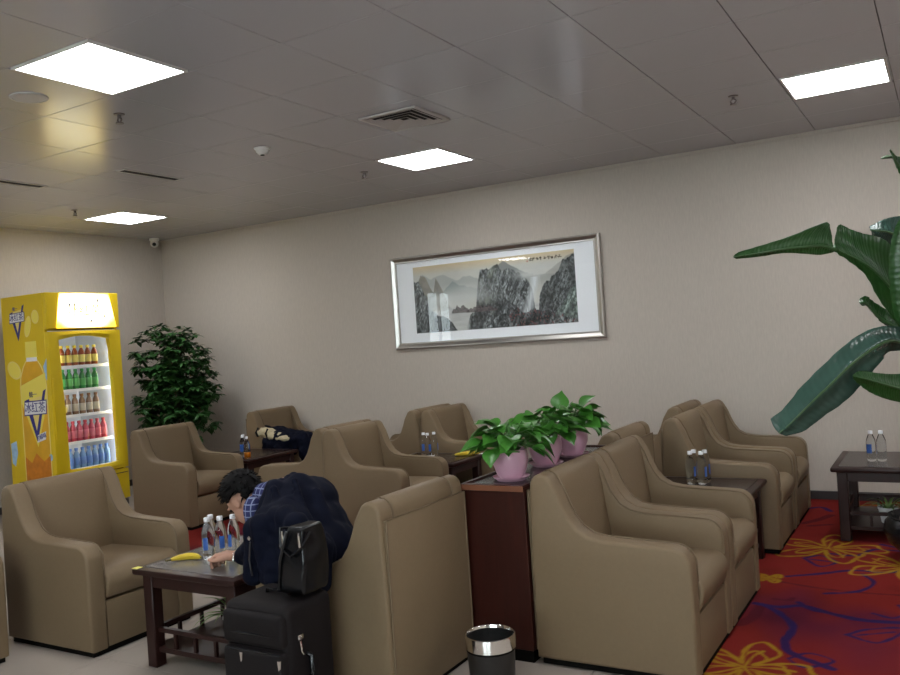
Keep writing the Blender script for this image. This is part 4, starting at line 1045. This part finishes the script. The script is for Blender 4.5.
# upper leaf reaching left, split near its shoulder into two blades
ribbon('leaf', [(906, 262, 5.0), (885, 240, 4.98), (862, 233, 4.96), (850, 229, 4.95), (838.5, 225, 4.94), (834, 243, 4.92)],
               [(912, 330, 5.05), (896, 296, 5.0), (878, 274, 4.96), (862, 262, 4.93), (846, 254, 4.90), (834, 248, 4.88)],
               [(906, 338, 5.1), (894, 320, 5.06), (878, 298, 5.02), (866, 276, 4.98), (850, 262, 4.93), (833, 251, 4.9)], 'leaf_banana', stalk=(.03, .02))
ribbon('leaf', [(833, 246, 4.90), (829, 224, 4.88), (820, 224, 4.86), (790, 236, 4.80), (762, 245, 4.74), (738, 252, 4.70)],
               [(836, 250, 4.89), (822, 246, 4.86), (806, 247, 4.82), (784, 249, 4.78), (760, 253, 4.72), (733.5, 257, 4.68)],
               [(834, 252, 4.91), (820, 255, 4.88), (806, 254, 4.85), (784, 253, 4.80), (760, 256.5, 4.75), (736, 259, 4.70)], 'leaf_banana')
# broad blade hanging down to the left
ribbon('leaf', [(902, 327, 5.05), (884, 326, 5.0), (866, 331, 4.95), (846, 344, 4.88), (822, 366, 4.80), (800, 388, 4.73), (784, 408, 4.68), (770, 419, 4.64)],
               [(908, 344, 5.0), (890, 341, 4.95), (874, 348, 4.88), (852, 364, 4.80), (830, 385, 4.73), (808, 406, 4.66), (790, 424, 4.62), (779, 433, 4.60)],
               [(906, 350, 5.08), (888, 352, 5.03), (882, 360, 4.98), (862, 384, 4.90), (844, 402, 4.84), (824, 416, 4.77), (804, 431, 4.70), (786, 436, 4.64)], 'leaf_banana_sheen', stalk=(.02, -.03))
# dark leaf whose underside shows below
ribbon('leaf', [(915, 372, 4.9), (896, 374, 4.88), (878, 373, 4.85), (862, 371, 4.83), (855, 373, 4.82)],
               [(918, 392, 4.86), (898, 388, 4.84), (880, 383, 4.82), (866, 379, 4.80), (853, 376, 4.80)],
               [(915, 404, 4.90), (898, 402, 4.88), (880, 397, 4.86), (866, 390, 4.84), (853, 379, 4.82)], 'leaf_banana', stalk=(.05, -.05))
# upright blade at the frame's edge
ribbon('leaf', [(922, 340, 4.75), (897, 322, 4.74), (890, 290, 4.72), (889, 262, 4.70), (892, 238, 4.70), (900, 218, 4.70), (918, 196, 4.72)],
               [(930, 345, 4.78), (916, 320, 4.72), (911, 290, 4.68), (910, 260, 4.66), (912, 236, 4.66), (916, 212, 4.68), (922, 192, 4.70)],
               [(938, 345, 4.8), (934, 320, 4.76), (932, 290, 4.72), (930, 260, 4.70), (928, 236, 4.70), (926, 212, 4.70), (924, 192, 4.72)], 'leaf_banana', stalk=(.10, -.03))
# curled dark blade and rolled silvery tip, plus a small leaf higher up
ribbon('leaf', [(908, 326, 5.15), (890, 312, 5.14), (874, 302, 5.12), (866, 296, 5.10), (859, 299, 5.08)],
               [(906, 332, 5.12), (886, 322, 5.11), (874, 312, 5.10), (866, 304, 5.06), (860, 303, 5.05)],
               [(904, 330, 5.16), (884, 324, 5.14), (874, 314, 5.12), (868, 306, 5.10), (862, 306, 5.08)], 'leaf_banana', stalk=(.04, .04))
ribbon('leaf', [(912, 216, 5.15), (900, 216, 5.12), (888, 218, 5.10), (878, 222, 5.08), (869, 227, 5.06)],
               [(914, 250, 5.14), (900, 238, 5.06), (888, 232, 5.02), (878, 231, 5.0), (870, 230, 5.02)],
               [(912, 262, 5.2), (898, 250, 5.16), (886, 248, 5.12), (876, 246, 5.10), (872, 234, 5.08)], 'leaf_banana_sheen', stalk=(.07, .05))
ribbon('leaf', [(925, 190, 5.1), (908, 166, 5.08), (896, 156, 5.06), (890, 149, 5.05)], [(925, 196, 5.08), (910, 178, 5.06), (898, 164, 5.04), (890, 150, 5.03)],
               [(920, 200, 5.1), (906, 184, 5.08), (897, 168, 5.07), (890.5, 151, 5.05)], 'leaf_banana', stalk=(.12, .02))
ribbon('leaf', [(903, 158, 5.2), (893, 156, 5.18), (887, 155.5, 5.16), (882, 157.5, 5.15)], [(905, 159, 5.2), (893, 157, 5.16), (887, 157, 5.15), (881, 158.5, 5.14)],
               [(903, 160, 5.2), (893, 158.5, 5.18), (887, 158.5, 5.17), (882, 159, 5.15)], 'leaf_banana')

# ------------------------------------------------------------------ the seated man
man = thing('person', 'man in navy jacket and blue plaid shirt sitting bent over the granite table', 'person', (-2.55, 3.10, 0))
RO = Vector((-2.55, 3.10, 0))
def W(x, y, z): return Vector((x, y, z))-RO
def capsule(m, a, b, ra, rb, n=6, sub=2):
    a, b = Vector(a), Vector(b)
    for k in range(n+1):
        t_ = k/n; m.ball(a.lerp(b, t_), ra+(rb-ra)*t_, sub)
def remeshed(m, voxel, smooth=4, disp=0.0, dscale=.1):
    me = m.mesh('tmp')
    mods = [('REMESH', dict(mode='VOXEL', voxel_size=voxel)), ('SMOOTH', dict(factor=.5, iterations=smooth))]
    if disp:
        tx = bpy.data.textures.new('folds', 'CLOUDS'); tx.noise_scale = dscale; tx.noise_depth = 2
        mods.append(('DISPLACE', dict(texture=tx, strength=disp, mid_level=.35)))
    return applied(me, mods)
HC = W(-3.055, 3.07, .805)
tilt = math.radians(46)
f_ = Vector((-math.cos(tilt), 0, -math.sin(tilt))); up_ = Vector((-math.sin(tilt), 0, math.cos(tilt))); yl = up_.cross(f_)
HR = Matrix((f_, yl, up_)).transposed()                      # head frame: x forward, y to his left, z crown
HR = Matrix.Rotation(.06, 3, 'Z') @ HR
def hp(x, y, z): return HC+HR @ Vector((x, y, z))
body = MB()
capsule(body, W(-2.47, 3.10, .58), W(-2.64, 3.10, .73), .105, .11)
body.ball(W(-2.70, 3.10, .78), (.09, .17, .075))
for s in (-1, 1):
    sh = W(-2.68, 3.10+s*.13, .76); el = W(-2.87, 3.10+s*.21, .60)
    capsule(body, sh, el, .055, .043)
    capsule(body, W(-2.44, 3.10+s*.09, .55), W(-2.775, 3.10+s*.11, .525), .085, .062)
    capsule(body, W(-2.775, 3.10+s*.11, .525), W(-2.76, 3.10+s*.12, .10), .058, .040)
    capsule(body, W(-2.71, 3.10+s*.12, .06), W(-2.85, 3.10+s*.13, .045), .040, .032)
capsule(body, W(-2.80, 3.09, .86), hp(-.05, 0, -.07), .062, .056)
body.ball(hp(-.010, 0, .025), (.098, .076, .098), 3, HR); body.ball(hp(.030, 0, -.045), (.066, .060, .075), 3, HR)
body.ball(hp(.058, 0, -.095), (.030, .030, .024), 2, HR)
body.tube([hp(.088, 0, .012), hp(.100, 0, -.015), hp(.108, 0, -.034), hp(.092, 0, -.044)], [.007, .010, .015, .010], 8)
for s in (-1, 1):
    body.ball(hp(-.005, s*.078, -.012), (.022, .010, .032), 2, HR)
    body.ball(hp(.080, s*.032, .022), (.012, .020, .008), 2, HR)
# left forearm and hand resting on the table (near side), right hand further in
HS = 1.12
def arm_hand(el, wr, hdir, side, curl):
    capsule(body, el, wr, .042, .028)
    d = Vector(hdir).normalized()*HS; nrm = Vector((0, 0, 1))*HS; lat = nrm.cross(d)*side/HS
    c = wr+d*.050
    capsule(body, wr, wr+d*.03, .027, .026, 3)
    for q in (-.028, -.010, .010, .028): capsule(body, wr+d*.02+lat*q*.6, wr+d*.088+lat*q, .021, .0155, 5)
    for q, L in ((-.031, .060), (-.0105, .074), (.0105, .080), (.031, .072)):
        p_ = wr+d*.090+lat*q; seg = L/3; dd = d.copy(); pts = [p_.copy()]
        for k in range(3):
            dd = (Matrix.Rotation(curl*(.7, 1.2, .9)[k], 3, lat) @ dd) if side > 0 else (Matrix.Rotation(-curl*(.7, 1.2, .9)[k], 3, lat) @ dd)
            p_ = p_+dd*seg; pts.append(p_.copy())
        for a, b, r1, r2 in ((pts[0], pts[1], .0118, .0110), (pts[1], pts[2], .0110, .0102), (pts[2], pts[3], .0102, .0088)): capsule(body, a, b, r1, r2, 4)
    tb = wr+d*.030+lat*.030; t1 = tb+d*.030+lat*.022-nrm*.008; t2 = t1+d*.030+lat*.004-nrm*.004; t3 = t2+d*.024-lat*.006
    for a, b, r1, r2 in ((tb, t1, .015, .012), (t1, t2, .012, .0105), (t2, t3, .0105, .008)): capsule(body, a, b, r1, r2, 4)
WRL = W(-3.00, 2.93, .562)
arm_hand(W(-2.85, 2.89, .60), WRL, (-.97, .05, .0), 1, .62)
arm_hand(W(-2.87, 3.31, .60), W(-3.06, 3.22, .545), (-.9, -.35, 0), -1, .35)
bm_body = remeshed(body, .0048, 3)
put('body', bm_body, 'skin', man)
for s in (-1, 1):
    MB().ball(hp(.079, s*.031, .008), (.009, .012, .0075), 2, HR).build('eye', 'eye', man)
    MB().tube([hp(.083, s*.016, .027), hp(.085, s*.032, .030), hp(.076, s*.050, .026)], [.003, .004, .002], 6).build('eyebrow', 'hair', man)
MB().tube([hp(.082, -.022, -.066), hp(.091, 0, -.064), hp(.082, .022, -.066)], [.003, .006, .003], 6).build('mouth', 'lip', man)
# hair: cap over crown, back and temples with short tufts
rr = random.Random(3); hm = MB(); t_ = bmesh.new(); bmesh.ops.create_icosphere(t_, subdivisions=4, radius=1.0)
for v in list(t_.verts):
    q = v.co
    face = q.x > .50 and q.z < .42; low = q.z < -.62; ear = abs(q.y) > .62 and q.z < -.05 and q.x > -.30
    side_low = q.z < -.30 and q.x > -.1
    if face or low or ear or side_low: t_.verts.remove(v)
for v in t_.verts:
    q = v.co.copy(); nn = noise.noise(q*3.0)*.5+noise.noise(q*9)*.5
    L_ = 1.0+.07*nn+(.06 if q.z > .3 else 0)
    v.co = hp(-.014+q.x*.110*L_, q.y*.086*L_, .030+q.z*.112*L_)
me = bpy.data.meshes.new('hair'); t_.to_mesh(me); t_.free(); me.shade_smooth()
ho = put('hair', me, 'hair', man); so = ho.modifiers.new('thickness', 'SOLIDIFY'); so.thickness = .014; so.offset = -.4
tf = MB()
for k in range(420):
    v = Vector((rr.gauss(0, 1), rr.gauss(0, 1), rr.gauss(0, 1))).normalized()
    if (v.x > .50 and v.z < .45) or v.z < -.50 or (abs(v.y) > .60 and v.z < 0 and v.x > -.3) or (v.z < -.25 and v.x > -.1): continue
    p0 = hp(-.014+v.x*.108, v.y*.085, .030+v.z*.110); dr = HR @ Vector((v.x*.7+.35, v.y*.8, v.z*.8-.1)); dr.normalize()
    tf.tube([p0, p0+dr*.012, p0+dr*.026+HR @ Vector((.006, 0, -.004))], [.0055, .004, .0008], 4)
tf.build('hair_tufts', 'hair', ho)
# shirt collar and shoulder yoke seen inside the jacket
sc = MB()
capsule(sc, W(-2.82, 3.09, .835), W(-2.93, 3.085, .825), .082, .070, 5)
sc.ball(W(-2.90, 2.965, .775), (.05, .05, .080)); sc.ball(W(-2.89, 2.95, .69), (.045, .045, .09)); sc.ball(W(-2.87, 3.10, .72), (.08, .15, .10))
put('shirt', remeshed(sc, .009, 4), 'shirt_plaid', man)
# watch on the left wrist
dW = Vector((-.97, .05, .0)).normalized(); wm = MB(); ang = [k*2*PI/20 for k in range(21)]
la, lb2 = dW.cross(Vector((0, 0, 1))).normalized(), Vector((0, 0, 1)); ctr = WRL-dW*.020
wm.tube([ctr+la*.033*math.cos(a)+lb2*.031*math.sin(a) for a in ang], .0065, 8); wo = wm.build('watch_bracelet', 'chrome', man)
MB().lathe([(0, 0), (.017, 0), (.018, .004), (.016, .008), (0, .008)], 20, Matrix.Translation(ctr-la*(-.010)+lb2*.031) @ Matrix.Rotation(.25, 4, 'X')).build('watch_case', 'chrome', wo)
# trousers and shoes
tr = MB()
tr.ball(W(-2.43, 3.10, .56), (.16, .20, .125))
for s in (-1, 1):
    capsule(tr, W(-2.44, 3.10+s*.09, .545), W(-2.775, 3.10+s*.11, .525), .10, .078)
    capsule(tr, W(-2.775, 3.10+s*.11, .525), W(-2.76, 3.10+s*.12, .12), .074, .060)
put('trousers', remeshed(tr, .012, 4, .015, .08), 'trousers', man)
for s in (-1, 1):
    sm_ = MB(); capsule(sm_, W(-2.70, 3.10+s*.12, .05), W(-2.87, 3.10+s*.13, .042), .050, .040); sm_.box(-2.75-RO.x-.155, -2.75-RO.x+.10, s*.125-.045, s*.125+.045, .002, .03, .01)
    me = remeshed(sm_, .009, 3)
    for v in me.vertices: v.co.z = max(v.co.z, .003)
    put('shoe', me, 'shoe', man)
# jacket: bulky, open at the neck, skirts over the chair arm
jk = MB()
capsule(jk, W(-2.50, 3.08, .56), W(-2.60, 3.08, .68), .14, .15, 5)
jk.ball(W(-2.49, 3.00, .60), (.13, .20, .14), 3); jk.ball(W(-2.60, 3.03, .70), (.14, .22, .14), 3)
jk.ball(W(-2.67, 3.07, .805), (.14, .20, .115), 3); jk.ball(W(-2.74, 3.12, .82), (.10, .16, .085), 3)
jk.ball(W(-2.68, 3.06, .875), (.09, .12, .065), 3)
for s in (-1, 1):
    capsule(jk, W(-2.63, 2.91, .79) if s < 0 else W(-2.70, 3.22, .77), W(-2.79, 3.08+s*.19, .61), .085, .066, 6)
    if s > 0: capsule(jk, W(-2.84, 3.28, .62), W(-3.00, 3.22, .57), .068, .048, 5)
capsule(jk, W(-2.83, 2.885, .62), W(-2.925, 2.905, .580), .066, .046, 5)
# coat skirt hanging outside the chair arm
for k in range(7):
    x = -2.36-.062*k; top = (.68, .73, .78, .80, .80, .77, .74)[k]
    capsule(jk, W(x, 2.80+.018*math.sin(k*2.1), top), W(x+.015*math.sin(k*1.7), 2.770+.014*math.sin(k*2.6), .535), .052, .040, 5)
jk.ball(W(-2.62, 2.86, .72), (.17, .09, .14), 3); jk.ball(W(-2.47, 2.87, .63), (.11, .08, .11), 3)
# collar and lapels
capsule(jk, W(-2.84, 3.18, .86), W(-2.90, 3.19, .76), .030, .026, 4)
capsule(jk, W(-2.79, 3.00, .900), W(-2.79, 3.19, .900), .030, .030, 4); capsule(jk, W(-2.79, 3.00, .900), W(-2.83, 3.00, .875), .028, .024, 3)
capsule(jk, W(-2.79, 3.00, .880), W(-2.81, 2.93, .74), .050, .046, 6); capsule(jk, W(-2.74, 2.97, .88), W(-2.72, 2.90, .80), .055, .055, 5)
# raised folds running from shoulder to hem
for (a, b, r) in (((-2.62, 2.96, .93), (-2.44, 2.84, .70), .022), ((-2.70, 2.90, .90), (-2.58, 2.79, .68), .020), ((-2.55, 3.02, .87), (-2.42, 2.96, .66), .022)):
    capsule(jk, W(*a), W(*b), r, r*.9, 9)
jme = remeshed(jk, .009, 9)
fd = Vector((.45, -.25, -.86)).normalized(); off = []
for v in jme.vertices:
    q = v.co-fd*(v.co.dot(fd)*.78)
    wv = noise.noise(q*11)+.5*noise.noise(q*24+Vector((3, 1, 7)))
    off.append(v.co+v.normal*(.004+.014*wv))
for v, q in zip(jme.vertices, off): v.co = q
put('jacket', jme, 'jacket_navy', man)
MB().tube([W(-2.70, 2.728, .70), W(-2.705, 2.722, .62), W(-2.70, 2.728, .55)], .004, 6).build('jacket_zip', 'suitcase_trim', man)
MB().lathe([(0, 0), (.009, 0), (.009, .004), (0, .005)], 14, Matrix.Translation(W(-2.69, 2.716, .72)) @ Matrix.Rotation(PI/2, 4, 'X')).build('jacket_stud', 'chrome', man)
# tissue held in the left hand
tm = MB().ball((-3.155, 2.915, .535), (.020, .016, .022), 2).mesh('tissue')
for v in tm.vertices: v.co += Vector((noise.noise(v.co*60), noise.noise(v.co*60+Vector((5, 0, 0))), noise.noise(v.co*60+Vector((0, 5, 0)))))*.006
tag(put('tissue', tm, 'paper_white'), 'crumpled white tissue held in the man\'s hand', 'tissue')

# ------------------------------------------------------------------ suitcase and leather bag
sx0, sx1, sy0, sy1, sz = -2.585, -2.245, 2.405, 2.715, .545
su = thing('suitcase', 'dark cabin suitcase with silver zips standing beside the occupied armchair', 'suitcase', ((sx0+sx1)/2, (sy0+sy1)/2, 0))
cx_, cy_ = (sx0+sx1)/2, (sy0+sy1)/2; hx, hy = (sx1-sx0)/2, (sy1-sy0)/2
MB().box(-hx, hx, -hy+.03, hy, .035, sz, .035, 4).build('shell', 'suitcase_fabric', su)
MB().box(-hx+.012, hx-.012, -hy, -hy+.06, .06, .375, .022, 3).build('front_pocket', 'suitcase_fabric', su)
MB().box(-hx+.012, hx-.012, -hy+.006, -hy+.06, .385, sz-.03, .020, 3).build('upper_pocket', 'suitcase_fabric', su)
def rectloop(z0, z1, y, r): return [(-hx+.03, y, z0), (-hx+.018, y, (z0+z1)/2), (-hx+.03, y, z1), (0, y, z1+.004), (hx-.03, y, z1), (hx-.018, y, (z0+z1)/2), (hx-.03, y, z0)]
MB().tube([(-hx+.03, -hy+.008, .365), (0, -hy+.004, .370), (hx-.03, -hy+.008, .365)], .004, 6).build('zip', 'leather_black', su)
MB().tube([(-hx+.03, -hy+.012, .43), (0, -hy+.006, .437), (hx-.03, -hy+.012, .43)], .005, 6).build('zip', 'leather_black', su)
for x_, z_ in ((-.05, .335), (.145, .325)):
    MB().prism([(x_-.006, z_+.025), (x_+.010, z_+.027), (x_+.006, z_-.005), (x_-.002, z_-.012)], -hy-.006, -hy-.001, 'Y').build('zip_pull', 'chrome', su, False)
MB().tube([(hx-.002, -.02, .34), (hx+.018, -.02, .33), (hx+.022, -.02, .25), (hx+.018, -.02, .17), (hx-.002, -.02, .16)], .011, 8).build('side_handle', 'leather_black', su)
MB().box(hx-.002, hx+.008, -.075, -.045, .405, .425, .003).build('lock', 'chrome', su)
MB().tube([(hx+.004, -.06, .40), (hx+.010, -.062, .36), (hx+.006, -.05, .345)], .004, 6).build('lock_pull', 'chrome', su)
MB().tube([(-.06, .02, sz-.004), (-.06, .02, sz+.010), (.0, .02, sz+.014), (.06, .02, sz+.010), (.06, .02, sz-.004)], .008, 8).build('top_handle', 'leather_black', su)
for x_ in (-hx+.05, hx-.05):
    for y_ in (-hy+.06, hy-.05):
        MB().lathe([(0, -.012), (.024, -.012), (.026, -.006), (.026, .006), (.024, .012), (0, .012)], 16, Matrix.Translation((x_, y_, .027)) @ Matrix.Rotation(PI/2, 4, 'Y')).build('wheel', 'suitcase_trim', su)
bg = thing('leather_bag', 'glossy black leather bag with silver clips resting on the suitcase', 'bag', (-2.305, 2.61, sz+.016))
t_ = bmesh.new(); bmesh.ops.create_cube(t_, size=1.0); bmesh.ops.subdivide_edges(t_, edges=t_.edges, cuts=5, use_grid_fill=True)
for v in t_.verts:
    u = v.co.z+.5; w = 1-.45*u**1.5; bul = 1+.16*math.sin(PI*u)
    v.co = Vector((v.co.x*.135*w*bul+.03*u, v.co.y*.16*bul*(1-.2*u), u*.27)); v.co += Vector((noise.noise(v.co*11), noise.noise(v.co*11+Vector((9, 0, 0))), 0))*.012
me = bpy.data.meshes.new('tmp'); t_.to_mesh(me); t_.free(); me = applied(me, [('SUBSURF', dict(levels=2))])
for v in me.vertices: v.co.z = max(v.co.z, 0)
put('body', me, 'leather_black', bg)
MB().tube([(-.055, -.085, .02), (-.030, -.095, .14), (.005, -.085, .255)], .006, 6).build('seam', 'suitcase_trim', bg)
for x_, z_ in ((-.02, .225), (.065, .222)):
    MB().tube([(x_, -.082, z_+.03), (x_+.004, -.088, z_+.005), (x_+.006, -.088, z_-.025)], .0045, 6).build('clip', 'chrome', bg)
MB().tube([(-.035, -.03, .255), (-.045, -.06, .262), (-.03, -.085, .19), (.03, -.095, .16), (.08, -.08, .20), (.085, -.04, .25)], .007, 8).build('handle', 'leather_black', bg)

# ------------------------------------------------------------------ coat thrown over the corner chair's arm
ct = thing('draped_coat', 'dark navy coat with cream lining thrown over the far corner armchair', 'coat', (-6.1, 6.78, .35))
co = MB(); RC = Vector((-6.1, 6.78, .35))
def K(x, y, z): return Vector((x, y, z))-RC
co.ball(K(-6.33, 6.88, .60), (.22, .15, .10), 3); co.ball(K(-6.12, 6.80, .625), (.24, .13, .055), 3); co.ball(K(-5.93, 6.80, .60), (.15, .13, .065), 3); co.ball(K(-5.82, 6.80, .48), (.07, .12, .15), 3)
co.ball(K(-6.10, 6.715, .53), (.28, .045, .12), 3); co.ball(K(-6.45, 6.85, .66), (.10, .09, .06), 3)
put('coat', remeshed(co, .012, 4, .05, .07), 'jacket_navy', ct)
cl = MB(); cl.ball(K(-6.33, 6.74, .655), (.15, .05, .055), 3); cl.ball(K(-6.17, 6.70, .625), (.12, .04, .038), 3); cl.ball(K(-6.03, 6.68, .605), (.10, .035, .022), 3)
put('lining', remeshed(cl, .010, 4, .03, .05), 'cream_cloth', ct)
for (x_, y_, z_) in ((-6.25, 6.675, .66), (-6.40, 6.69, .67)):
    MB().tube([K(x_, y_+.005, z_+.045), K(x_-.01, y_-.02, z_), K(x_, y_-.005, z_-.05)], .012, 7).build('stripe', 'trousers', ct)
